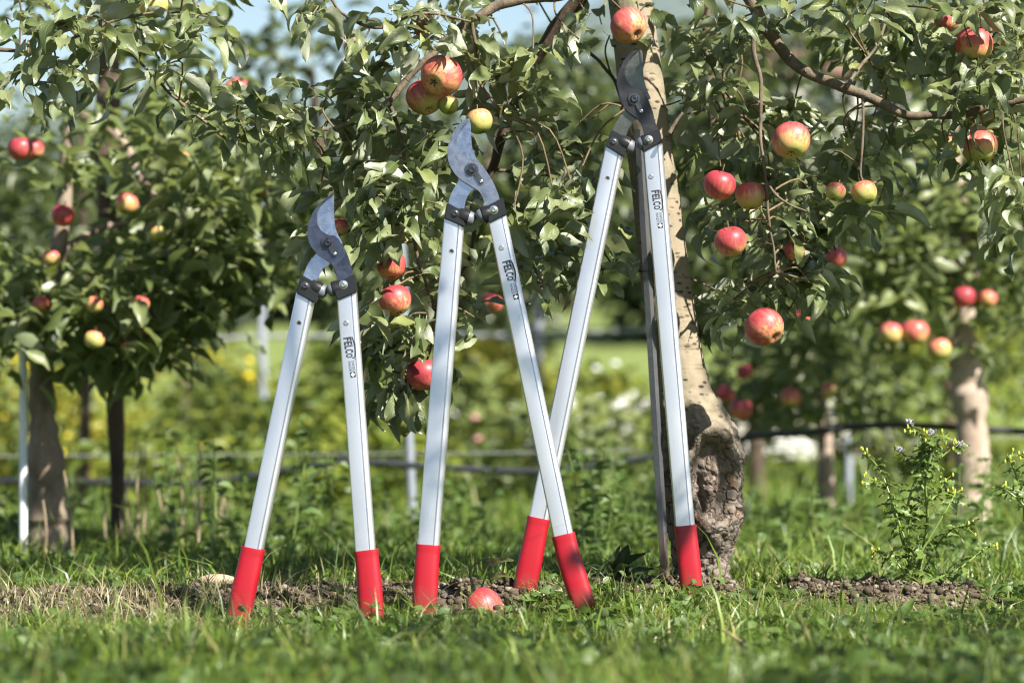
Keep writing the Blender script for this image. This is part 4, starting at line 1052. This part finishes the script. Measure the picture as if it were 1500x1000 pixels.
# ------------------------------------------------------------------ shrubs and perennials in the middle distance
def bush(name, label, px, y, w, h, mat, leaves=900, size=0.06, flower=None, nfl=0, cat='shrub'):
    X = P(px, 0, y).x; b = Vector((X, y, float(gz(X, y))-0.01))
    R = thing(name, b, label, cat, 'shrubs and tall perennials behind the orchard row')
    m = MB()
    for _ in range(7):
        e = b+Vector((U(-w, w)*0.4, U(-w, w)*0.3, h*U(0.6, 0.95))); m.tube([b+Vector((U(-.06, .06), U(-.05, .05), 0)), b.lerp(e, 0.5)+Vector((U(-.05, .05), 0, 0)), e], [0.008, 0.006, 0.003], 5)
    m.build('stem', M_STEMG, R)
    L = LeafBatch(LO); F = []
    for _ in range(leaves//6):
        a = U(0, 6.28); rr = math.sqrt(U(0, 1)); t = U(0, 1)**0.9
        if mn.noise(Vector((px*0.1+math.cos(a)*rr*1.6, math.sin(a)*rr*1.6, t*2.6))) < -0.04: continue
        ww = w*0.5*(0.55+0.6*math.sin(math.pi*min(1, t*0.8+0.15)))
        c = b+Vector((math.cos(a)*rr*ww, math.sin(a)*rr*ww*0.7, h*(0.06+0.94*t*(1-0.25*rr*rr))))
        F.append(c)
        for _ in range(6): d = rdir(-0.5, 0.8); L.add(c+d*U(0, 0.05), d, size*U(0.6, 1.3))
    tag(link('foliage', L.mesh('foliage', mat, b), R), kind='stuff')
    if flower:
        m = MB()
        for _ in range(nfl):
            c = random.choice(F)+Vector((U(-.05, .05), -U(0.02, 0.2), U(0, 0.08))); m.ball(c, U(0.008, 0.018), 7, 5, (1, 1, 0.6))
        tag(m.build('blossom', flower, R), kind='stuff')
    return R
BU = [
 ('shrub','bright yellow green shrub with yellow blossoms at the far left',25,3.6,0.75,0.50,M_YBUSH,1100,M_YELFL,26),
 ('shrub','yellow leaved shrub behind the dark young trunk',190,4.2,0.9,0.50,M_YBUSH,1300,M_YELFL,30),
 ('shrub','low green shrub behind the left lopper grips',330,4.6,1.0,0.44,M_BUSH,1300,M_YELFL,14),
 ('shrub','lush green perennials between the left lopper handles',450,3.4,0.75,0.44,M_BUSH,1300,None,0),
 ('shrub','green perennials below the hanging leaves left of middle lopper',570,3.9,0.8,0.46,M_BUSH,1300,M_PINKFL,8),
 ('shrub','yellow green shrub with white blossoms between middle lopper handles',715,4.4,0.9,0.48,M_YBUSH,1300,M_WHITEFL,10),
 ('shrub','green shrub with white blossoms left of the tallest lopper',850,4.8,0.9,0.46,M_BUSH,1200,M_WHITEFL,20),
 ('shrub','pale green perennials between tallest lopper handles',905,3.2,0.5,0.44,M_BUSH,800,None,0),
 ('shrub','low shrub with pink blossoms right of the trunk',1110,4.3,0.7,0.50,M_BUSH,900,M_PINKFL,14),
 ('shrub','bright green shrub behind the weed at right',1330,4.4,0.9,0.70,M_BUSH,1300,M_YELFL,6),
 ('shrub','bright leafy shrub behind the torn trunk at the right edge',1480,3.6,0.8,0.62,M_BUSH,1200,None,0),
 ('shrub','low green shrub close behind the hose at centre',520,2.6,0.6,0.30,M_BUSH,900,None,0),
 ('shrub','low green shrub at the left behind the soil strip',300,2.4,0.6,0.30,M_BUSH,900,None,0),
 ('shrub','dark green low shrub left of the metal stake',860,2.5,0.5,0.30,M_LEAFBG,700,None,0),
]
for (nm, lab, px, y, w, h, mt, lv, fl, nf) in BU: bush(nm, lab, px, y*1.25+0.3, w*1.1, h*U(0.85, 1.2), mt, int(lv*0.8), 0.062, fl, nf)
WBL = ['dark far tree beyond the lawn, %s' % w for w in ('cut by the left edge', 'right behind the gnarled left tree', 'right of the dark young trunk', 'above the shortest lopper', 'left of the middle lopper', 'lowest one, between middle and tallest loppers', 'left of the tallest lopper', 'lower one behind the tan trunk', 'right of the tan trunk, tall', 'below the thick right bough', 'above the torn right trunk', 'cut by the right edge')]
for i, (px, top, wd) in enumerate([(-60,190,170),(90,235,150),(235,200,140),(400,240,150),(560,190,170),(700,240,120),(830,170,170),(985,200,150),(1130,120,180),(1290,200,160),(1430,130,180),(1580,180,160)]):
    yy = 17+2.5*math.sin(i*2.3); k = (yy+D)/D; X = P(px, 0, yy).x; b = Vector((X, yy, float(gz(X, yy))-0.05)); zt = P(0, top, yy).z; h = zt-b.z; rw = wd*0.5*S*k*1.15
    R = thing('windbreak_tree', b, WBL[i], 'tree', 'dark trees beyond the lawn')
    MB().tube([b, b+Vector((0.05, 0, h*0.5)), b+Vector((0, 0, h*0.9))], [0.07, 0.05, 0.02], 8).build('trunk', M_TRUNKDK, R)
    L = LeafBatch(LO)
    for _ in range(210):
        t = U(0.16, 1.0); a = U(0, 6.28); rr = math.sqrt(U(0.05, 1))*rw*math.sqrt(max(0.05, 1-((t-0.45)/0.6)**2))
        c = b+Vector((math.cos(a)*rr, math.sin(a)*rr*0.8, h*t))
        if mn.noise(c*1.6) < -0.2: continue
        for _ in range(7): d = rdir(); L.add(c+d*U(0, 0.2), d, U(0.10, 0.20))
    tag(link('foliage', L.mesh('foliage', M_HEDGE if i % 4 else M_BGSHADE, b), R), kind='stuff')  # dark leaf tones paint in the shade of these far crowns
# a far hedge above the sloping lawn
hb = Vector((P(330, 0, 24).x, 24, float(gz(-2, 24))))
R = thing('hedge', hb, 'dark far hedge above the bright sloping lawn at left', 'hedge')
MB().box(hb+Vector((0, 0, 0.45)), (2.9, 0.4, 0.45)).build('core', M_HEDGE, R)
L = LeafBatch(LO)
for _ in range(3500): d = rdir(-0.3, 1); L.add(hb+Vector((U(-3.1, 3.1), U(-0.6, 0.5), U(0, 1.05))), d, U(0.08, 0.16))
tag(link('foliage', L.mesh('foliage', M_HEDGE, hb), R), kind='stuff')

# ------------------------------------------------------------------ posts, wires, pipe, wall, house
def post(px, top, y, w, mat, label, lean=0):
    a = P(px+lean, top, y); X = P(px, 0, y).x; b = Vector((X, y, float(gz(X, y))-0.02)); r = 0.5*w*S*(y+D)/D
    R = thing('post', b, label, 'post', 'posts of the orchard wires')
    MB().tube([b, b.lerp(a, 0.5), a], r, 12, smooth=1).build('shaft', mat, R)
    MB().lathe(a, (0, 0, 1), [(r*1.15, -0.02), (r*1.15, 0.004), (0.0001, 0.008)], 12).build('cap', mat, R)
post(34, 440, 1.15, 12, M_POST, 'thin white post at the left edge beside the gnarled tree')
post(390, 300, 5.0, 13, M_PPOST, 'white blurred post left of the shortest lopper', -12)
post(605, 300, 2.6, 13, M_GPOST, 'grey metal post behind the left handle of the middle lopper', -20)
post(788, 260, 5.6, 16, M_PPOST, 'pale blurred post between middle and tallest lopper')
post(1243, 640, 4.0, 12, M_PPOST, 'short white post behind the tall weed')
def line(pts, y, r, mat, name, label, cat):
    q = [P(px, py, y) for px, py in pts]
    o = MB().tube(q, r, 8, smooth=5).build(name, mat, None, loc=q[0]); tag(o, label, cat)
line([(-200,712),(0,704),(160,706),(290,708),(400,692),(500,676),(640,684),(760,690),(860,684),(960,668),(1100,640),(1180,634),(1300,622),(1500,632),(1700,640)], 2.25, 0.0085, M_PIPE, 'irrigation_pipe', 'black irrigation pipe slung low across the whole orchard row', 'pipe')
line([(-250,676),(0,668),(300,666),(560,664),(800,662),(1100,655),(1500,640),(1700,636)], 2.6, 0.0014, M_WIRE, 'wire', 'thin low wire just above the black irrigation pipe', 'wire')
line([(-300,490),(240,498),(400,493),(700,492),(1000,482),(1400,470),(1800,470)], 5.2, 0.008, M_WIRE, 'wire', 'pale upper wire crossing the lawn at mid height', 'wire')
def wall():
    y = 9.0; x0, x1 = P(800, 0, y).x, P(1290, 0, y).x; zb = float(gz(0, y))-0.05
    R = thing('garden_wall', Vector(((x0+x1)/2, y, zb)), 'low pale garden wall glimpsed behind the trunk', 'wall')
    for r in range(2):
        x = x0-(0.12 if r % 2 else 0)
        while x < x1:
            w = U(0.24, 0.36); MB().box((x+w/2, y+U(-.012, .012), zb+0.07+r*0.125), (w/2-0.006, 0.1, 0.058)).build('stone', M_STONE if U(0, 1) < 0.6 else M_WALL, R, bevel=0.008); x += w
    MB().box(((x0+x1)/2, y, zb+0.125), ((x1-x0)/2, 0.085, 0.125)).build('mortar', M_STONE, R)
    MB().box(((x0+x1)/2, y, zb+0.285), ((x1-x0)/2+0.02, 0.13, 0.03)).build('coping', M_WALL, R, bevel=0.006)
wall()
def house(px0, px1, top, y, label, roofh=2.2):
    x0, x1 = P(px0, 0, y).x, P(px1, 0, y).x; zt = P(0, top, y).z; zb = float(gz(0, y))-0.3
    xm, hw = (x0+x1)/2, (x1-x0)/2
    R = thing('house', Vector((xm, y, zb)), label, 'house')
    MB().box((xm, y+3, (zb+zt)/2), (hw, 3, (zt-zb)/2)).build('wall', M_WALL, R)
    m = MB(); e = 0.45
    v = [(x0-e, y-e, zt), (x1+e, y-e, zt), (x1+e, y+6+e, zt), (x0-e, y+6+e, zt), (x0-e, y+3, zt+roofh), (x1+e, y+3, zt+roofh)]
    m.add(v, [(0, 1, 5, 4), (2, 3, 4, 5), (0, 4, 3), (1, 2, 5), (3, 2, 1, 0)]).build('roof', M_ROOF, R, smooth=False)
    for zz in np.arange(zb+1.6, zt-0.8, 2.7):
        for t in (0.18, 0.5, 0.82):
            xx = x0+(x1-x0)*t
            wdw = MB().box((xx, y-0.02, zz), (0.62, 0.06, 0.75)).build('window', M_POST, R); MB().box((xx, y-0.06, zz), (0.52, 0.045, 0.65)).build('pane', M_GLASSW, wdw)
house(1085, 1340, 112, 125, 'white house far behind the right bough', 1.6)

# ------------------------------------------------------------------ grass, clods, small weeds
def blades(N, xr, yr, h, w, mat, name, dens, seg=3, soil_keep=0.03, hfun=None):
    pos = np.zeros((0, 2))
    while len(pos) < N:
        y = rng.uniform(yr[0], yr[1], N*2); k = (y+D)/D
        x = rng.uniform(-1, 1, N*2)*xr*k
        d = dens(x, y)*(1-(1-soil_keep)*soil_mask(x, y))
        pos = np.concatenate([pos, np.stack([x, y], 1)[rng.uniform(0, 1, N*2) < d]])
    pos = pos[:N]; x, y = pos[:, 0], pos[:, 1]; z = gz(x, y)-0.003
    H = h*rng.lognormal(0, 0.48, N)*(hfun(x, y) if hfun else 1)
    Wd = w*rng.uniform(0.6, 1.4, N); ang = rng.uniform(0, 2*np.pi, N); lean = np.abs(rng.normal(0, 0.75, N))+0.25; la = rng.uniform(0, 2*np.pi, N)
    wx, wy = np.cos(ang), np.sin(ang); lx, ly = np.cos(la), np.sin(la)
    Vs = []
    for i in range(seg+1):
        t = i/seg
        off = H*lean*t*t*0.8; zz = z+H*t*(1-0.25*np.abs(lean)*t); ww = Wd*0.5*(1-t**1.6)
        cx, cy = x+lx*off, y+ly*off
        if i < seg: Vs += [np.stack([cx-wx*ww, cy-wy*ww, zz], 1), np.stack([cx+wx*ww, cy+wy*ww, zz], 1)]
        else: Vs.append(np.stack([cx, cy, zz], 1))
    nvp = 2*seg+1; V = np.stack(Vs, 1).reshape(-1, 3); b = np.arange(N)[:, None]*nvp
    q = np.concatenate([np.stack([b[:, 0]+2*i, b[:, 0]+2*i+1, b[:, 0]+2*i+3, b[:, 0]+2*i+2], 1) for i in range(seg-1)])
    t = np.stack([b[:, 0]+2*seg-2, b[:, 0]+2*seg-1, b[:, 0]+2*seg], 1)
    o = link(name, np_mesh(name, V, [q, t], mat)); return tag(o, kind='stuff')
def patch(x, y): return 0.18+0.82*np.clip(0.45+0.7*np.sin(x*5.3+1)*np.sin(y*4.1+2)+0.4*np.sin(x*13+y*9), 0, 1)
def hnear(x, y):
    h = np.where(y < -0.75, 0.80, np.where(y < -0.42, 0.70, 0.46))+0*x
    h = h*(0.6+0.9*np.clip(0.5*np.sin(x*17+2+y*3)*np.sin(y*13)+0.5*np.sin(x*31+y*23), 0, 1)); return h
tag(blades(52000, 0.92, (-1.75, 0.35), 0.048, 0.0034, M_GRASS, 'grass', patch, 3, 0.05, hnear), 'short green grass around the feet of the loppers', 'grass')
tag(blades(46000, 1.0, (0.2, 3.2), 0.032, 0.0044, M_GRASS, 'grass', patch, 2, 0.05), 'blurred green grass under the back row of trees', 'grass')
tag(blades(9000, 1.15, (3.2, 9.0), 0.06, 0.008, M_GRASS, 'grass', patch, 2), 'far strip of blurred grass behind the shrubs', 'grass')
def dryd(x, y): return sstep(-0.1, -0.55, x)*sstep(-0.45, -0.2, y)*sstep(0.15, -0.05, y)+0.06
tag(blades(3600, 0.9, (-0.9, 0.5), 0.030, 0.0024, M_DRY, 'dry_grass', dryd, 3, 0.8), 'straw coloured dry grass on the soil at left', 'dry grass')

def clods(N):
    m_v, m_f = [], []; base = 0
    bm = bmesh.new(); bmesh.ops.create_icosphere(bm, subdivisions=1, radius=1.0); bm.verts.ensure_lookup_table()
    v0 = np.array([v.co[:] for v in bm.verts]); f0 = np.array([[v.index for v in f.verts] for f in bm.faces]); bm.free()
    cnt = 0
    while cnt < N:
        x, y = rng.uniform(-0.85, 0.85), rng.uniform(-0.2, 0.28)
        if rng.uniform() > soil_mask(x, y): continue
        s = min(0.0085, 0.0022*rng.lognormal(0, 0.55))
        v = v0*(1+rng.uniform(-0.5, 0.45, (len(v0), 1)))*s*np.array([1.2, 1.0, 0.8]); a = rng.uniform(0, 6.28); c, s_ = math.cos(a), math.sin(a)
        v = np.stack([v[:, 0]*c-v[:, 1]*s_, v[:, 0]*s_+v[:, 1]*c, v[:, 2]], 1)+np.array([x, y, float(gz(x, y))+s*0.35])
        m_v.append(v); m_f.append(f0+base); base += len(v0); cnt += 1
    tag(link('soil_clods', np_mesh('soil_clods', np.concatenate(m_v), [np.concatenate(m_f)], M_CLOD, smooth=False)), 'crumbly brown soil clods on the bare strip under the trees', 'soil', kind='stuff')
clods(12000)
# clover and small broad leaves in the turf
CL = [leaf_template(3, W=U(0.6, 0.85), fold=0.15, curl=0.3, seed=50+s, across=1, pet=0.35, petw=0.03) for s in range(3)]
L = LeafBatch(CL)
for _ in range(9000):
    y = U(-1.6, 1.6); x = U(-0.9, 0.9)*(y+D)/D
    if U(0, 1) < float(soil_mask(x, y))*0.95: continue
    if mn.noise(Vector((x*3, y*3, 0))) < -0.15: continue
    L.add(Vector((x, y, float(gz(x, y))+U(0.004, 0.022))), rdir(0.0, 0.9), U(0.010, 0.022)+(0.012*U(0, 1) if y < -0.6 else 0))
tag(link('clover', L.mesh('clover', M_WEED, Vector((0, 0, 0)))), 'small round clover leaves scattered through the turf', 'clover', kind='stuff')

WL = [leaf_template(8, W=w_, fold=0.2, curl=0.5, wave=0.05, seed=70+i, across=2, pet=0.12, lobed=lb) for i, (w_, lb) in enumerate(((0.42, 0.0), (0.36, 0.35), (0.5, 0.0)))]
L = LeafBatch(WL)
for _ in range(1100):
    y = U(-1.5, 2.4); x = U(-0.85, 0.85)*(y+D)/D
    if float(soil_mask(x, y)) > 0.2 or mn.noise(Vector((x*2.5+9, y*2.5, 4))) < -0.1: continue
    q = Vector((x, y, float(gz(x, y))))
    for _ in range(random.randint(2, 6)): L.add(q, rdir(0.15, 0.9), U(0.024, 0.060)*(1.25 if y < -0.6 else 0.8))
tag(link('meadow_weeds', L.mesh('meadow_weeds', M_WEED, Vector((0, 0, 0)))), 'lobed meadow leaves growing between the grass blades', 'weeds', kind='stuff')
def rosette(px, y, label, leaves, mat=M_WEED, name='weed', ti=None, cat='weed'):
    """leaves: list of (dir x, dir y, dir z, size)"""
    X = P(px, 0, y).x; b = Vector((X, y, float(gz(X, y))))
    R = thing(name, b, label, cat)
    for (dx, dy, dz, s) in leaves:
        v, f, uv = WL[ti if ti is not None else random.randrange(3)]
        key = (ti, mat.name)
        me = np_mesh('leaf', v, [f], mat, uv)
        o = bpy.data.objects.new('leaf', me); COL.objects.link(o); o.parent = R
        o.matrix_local = basis(Vector((dx, dy, dz)), random.gauss(0, 0.4)).to_4x4() @ Matrix.Scale(s, 4)
    return R
rosette(860, -0.30, 'broad leaved weed with a big pale leaf below the right grip of the middle lopper', [(-0.9,-0.3,0.75,0.055),(0.6,-0.5,0.3,0.07),(0.9,0.1,0.5,0.06),(-0.4,-0.9,0.2,0.05),(0.2,-0.8,0.5,0.05),(0.7,0.4,0.7,0.05)], ti=2)
rosette(905, 0.12, 'dark shaded leafy weed left of the metal stake', [(-0.8,-0.3,0.8,0.06),(-0.3,-0.2,1.6,0.055),(0.6,-0.2,1.0,0.07),(0.9,0,0.5,0.07),(-0.9,0.1,0.3,0.06),(0.2,-0.6,0.6,0.06),(-0.5,0.2,1.2,0.055),(0.4,0.1,1.5,0.06),(-0.2,-0.7,0.35,0.06)], M_SHADEWEED)
rosette(870, 0.02, 'small upright weed with one broad leaf right of the middle lopper', [(0.3,-0.2,1.4,0.055),(-0.5,-0.3,0.7,0.04),(0.8,-0.2,0.4,0.05)], ti=0)
rosette(1180, -0.55, 'toothed dandelion rosette in the turf below the right soil mound', [(-0.9,-0.2,0.5,0.09),(0.8,-0.3,0.5,0.085),(0.2,-0.9,0.4,0.07),(-0.4,0.5,0.8,0.07),(0.6,0.4,0.7,0.07)], ti=1)
rosette(1020, -0.16, 'small lobed weed in front of the grip at the trunk foot', [(-0.8,-0.2,0.6,0.035),(0.8,-0.3,0.6,0.035),(0.1,-0.5,0.9,0.035),(0.5,0.1,0.9,0.035),(-0.3,0.1,0.9,0.03)], ti=1)
rosette(1320, -0.22, 'long leaved plantain leaning over the right soil mound', [(-0.9,-0.1,0.45,0.075),(-0.3,-0.6,0.5,0.06),(0.8,-0.2,0.5,0.06),(0.3,0.2,0.9,0.05)], ti=0)
rosette(215, -0.5, 'grassy dandelion rosette in the turf at lower left', [(-0.9,-0.2,0.5,0.06),(0.8,-0.3,0.6,0.06),(0.2,-0.9,0.5,0.06),(-0.4,0.5,0.8,0.05)], ti=1)
rosette(1090, -0.9, 'lobed weed in the blurred foreground right of centre', [(-0.9,-0.2,0.5,0.06),(0.8,-0.3,0.6,0.06),(0.2,-0.9,0.7,0.05),(-0.4,0.5,0.9,0.05)], ti=1)
rosette(560, -0.95, 'low weed in the blurred foreground left of centre', [(-0.9,-0.2,0.6,0.05),(0.8,-0.3,0.6,0.05),(0.2,-0.9,0.7,0.05)], ti=2)
wb = LeafBatch(LO); ws = MB(); ds = MB()
for (x0, x1, y0, y1, n, hh) in ((240,500,0.9,2.4,36,0.20),(540,720,1.2,2.4,18,0.14),(840,960,0.8,2.0,20,0.18),(1100,1300,1.0,2.6,26,0.10),(1380,1560,0.7,2.0,18,0.16),(-80,240,1.3,2.2,20,0.13)):
    for _ in range(n):
        y = U(y0, y1); X = P(U(x0, x1), 0, y).x; b = Vector((X, y, float(gz(X, y)))); h = hh*U(0.5, 1.3)
        e = b+Vector((U(-.2, .2)*h, U(-.2, .2)*h, h)); ws.tube([b, b.lerp(e, 0.5)+Vector((U(-.04, .04)*h, 0, 0)), e], [0.0022, 0.0010], 4, smooth=2)
        for k in range(int(9+h*50)):
            t = U(0.1, 1); wb.add(b.lerp(e, t), rdir(-0.3, 0.7), U(0.018, 0.045)*(1.15-0.5*t))
for _ in range(26):
    y = U(1.0, 1.7); X = P(U(60, 330), 0, y).x; b = Vector((X, y, float(gz(X, y)))); h = U(0.10, 0.24)
    ds.tube([b, b+Vector((U(-.008, .008), 0, h*0.5)), b+Vector((U(-.02, .02), 0, h))], [0.0026, 0.0014], 5, smooth=2)
tag(link('wild_weeds', wb.mesh('wild_weeds', M_WEED, Vector((0, 0, 0)))), 'small leafy wild weeds standing between the tree rows', 'weeds', kind='stuff')
tag(ws.build('weed_stems', M_STEMG), 'thin green stems of the wild weeds between rows', 'weed stems', kind='stuff')
tag(ds.build('dry_stems', M_CHIP), 'dry brown upright stems around the gnarled left trunk', 'dry stems', kind='stuff')
# wilted seedling by the fallen apple
sb = P(690, 868, -0.06); sb.z = float(gz(sb.x, sb.y))
R = thing('seedling', sb, 'wilted seedling with curved pale stem behind the fallen apple', 'seedling')
for pts in ([(699,880),(694,858),(688,838),(700,822),(718,816)], [(700,880),(706,858),(712,842)], [(694,880),(690,850),(686,825)]):
    MB().tube([P(x, y, -0.05) for x, y in pts], [0.0022, 0.0018, 0.0012], 6).build('stem', M_WILT, R)
for (x, y, d, s) in ((712, 830, (0.9, -0.1, 0.45), 0.045), (714, 846, (0.9, -0.2, 0.25), 0.038)):
    v, f, uv = WL[0]; o = bpy.data.objects.new('leaf', np_mesh('leaf', v, [f], M_WILT, uv)); COL.objects.link(o); o.parent = R
    o.matrix_local = Matrix.Translation(P(x, y, -0.05)-sb) @ basis(Vector(d), 0.8).to_4x4() @ Matrix.Scale(s, 4)
# straw, wood chip
a = P(1060, 922, -0.62); b_ = P(1110, 966, -0.8)
tag(MB().tube([a, a.lerp(b_, 0.5)+Vector((0, 0, 0.004)), b_], [0.0022, 0.003, 0.0035], 7).build('straw', M_STRAW, None, loc=b_), 'dry straw stalk lying aslant in the grass at lower right', 'straw')
c = P(318, 872, 0.08)
tag(MB().ball((c.x, c.y, float(gz(c.x, c.y))+0.012), 0.026, 12, 7, (1.25, 0.5, 0.42)).build('wood_chip', M_CHIP, None, loc=(c.x, c.y, float(gz(c.x, c.y)))), 'weathered chip of wood on the soil by the left lopper', 'wood chip')

# groundsel plants
GL = leaf_template(9, W=0.42, fold=0.15, curl=0.6, wave=0.06, seed=90, across=2, pet=0.05, lobed=0.62)
GL_ME = np_mesh('leaf', GL[0], [GL[1]], M_GROUNDSEL, GL[2])
def groundsel(label, stems, heads, y, nb):
    x0, y0 = stems[0][0]; b = P(x0, y0, y); b.z = float(gz(b.x, y))
    R = thing('groundsel', b, label, 'weed', 'groundsel weeds at the right')
    for j, st in enumerate(stems):
        pp = [P(px, py, y+(0 if j == 0 else 0.03*math.sin(j*2.1+i))) for i, (px, py) in enumerate(st)]
        if j == 0 or st[0][1] > 845: pp[0].z = b.z
        sp, sr = spline(pp, [0.0034 if j < 2 else 0.0022, 0.0009], 5)
        MB().tube(sp, sr, 7, smooth=1).build('stem', M_STEMG, R)
        for i in range(1, len(sp)-1):
            for _ in range(random.choice((1, 1, 2, 3, 4))):
                t = i/len(sp); o = bpy.data.objects.new('leaf', GL_ME); COL.objects.link(o); o.parent = R
                o.matrix_local = Matrix.Translation(sp[i]-b) @ basis(rdir(-0.5, 0.5)).to_4x4() @ Matrix.Scale(U(0.024, 0.050)*(1-0.5*t), 4)
        for _ in range(nb):
            q = sp[-1]+Vector((U(-1, 1), U(-.6, .6), U(-1.2, 0.6)))*0.013
            MB().tube([sp[-3], sp[-3].lerp(q, 0.6), q], 0.0006, 4, smooth=2).ball(q, 0.0028, 6, 5, (0.8, 0.8, 1.4)).build('flower_bud', M_BUD, R)
    for (px, py) in heads:
        c = P(px, py, y); m = MB()
        for _ in range(70):
            d = rdir(-0.6, 1.0); m.tube([c, c+d*U(0.006, 0.0095)], [0.0006, 0.0003], 3, cap=False, smooth=1)
        m.ball(c, 0.0042, 8, 6); m.build('seed_head', M_FLUFF, R)
groundsel('tall green groundsel weed with fluffy grey seed heads at the right',
  [[(1336,868),(1332,800),(1330,740),(1345,690),(1352,650),(1335,622)], [(1340,862),(1358,770),(1356,700),(1372,650),(1388,637)], [(1332,810),(1310,745),(1290,690),(1266,662)],
   [(1350,700),(1380,668),(1403,652)], [(1345,850),(1375,795),(1400,772),(1420,770)], [(1338,860),(1306,815),(1280,806)], [(1356,720),(1330,680),(1322,660)], [(1332,760),(1300,715),(1272,700)],
   [(1342,820),(1390,740),(1400,720)], [(1336,840),(1315,770),(1305,735)], [(1352,690),(1362,660),(1365,636)], [(1345,860),(1400,835),(1440,805),(1455,797)], [(1357,740),(1378,715),(1384,700)]],
  [(1333,618),(1366,633),(1405,650),(1320,658)], 0.06, 5)
groundsel('second groundsel weed cut by the right edge of the picture', [[(1505,800),(1500,740),(1490,700),(1475,665)], [(1503,770),(1512,700),(1500,660)], [(1500,740),(1478,720),(1462,712)], [(1496,720),(1508,690),(1520,680)]], [], 0.1, 6)
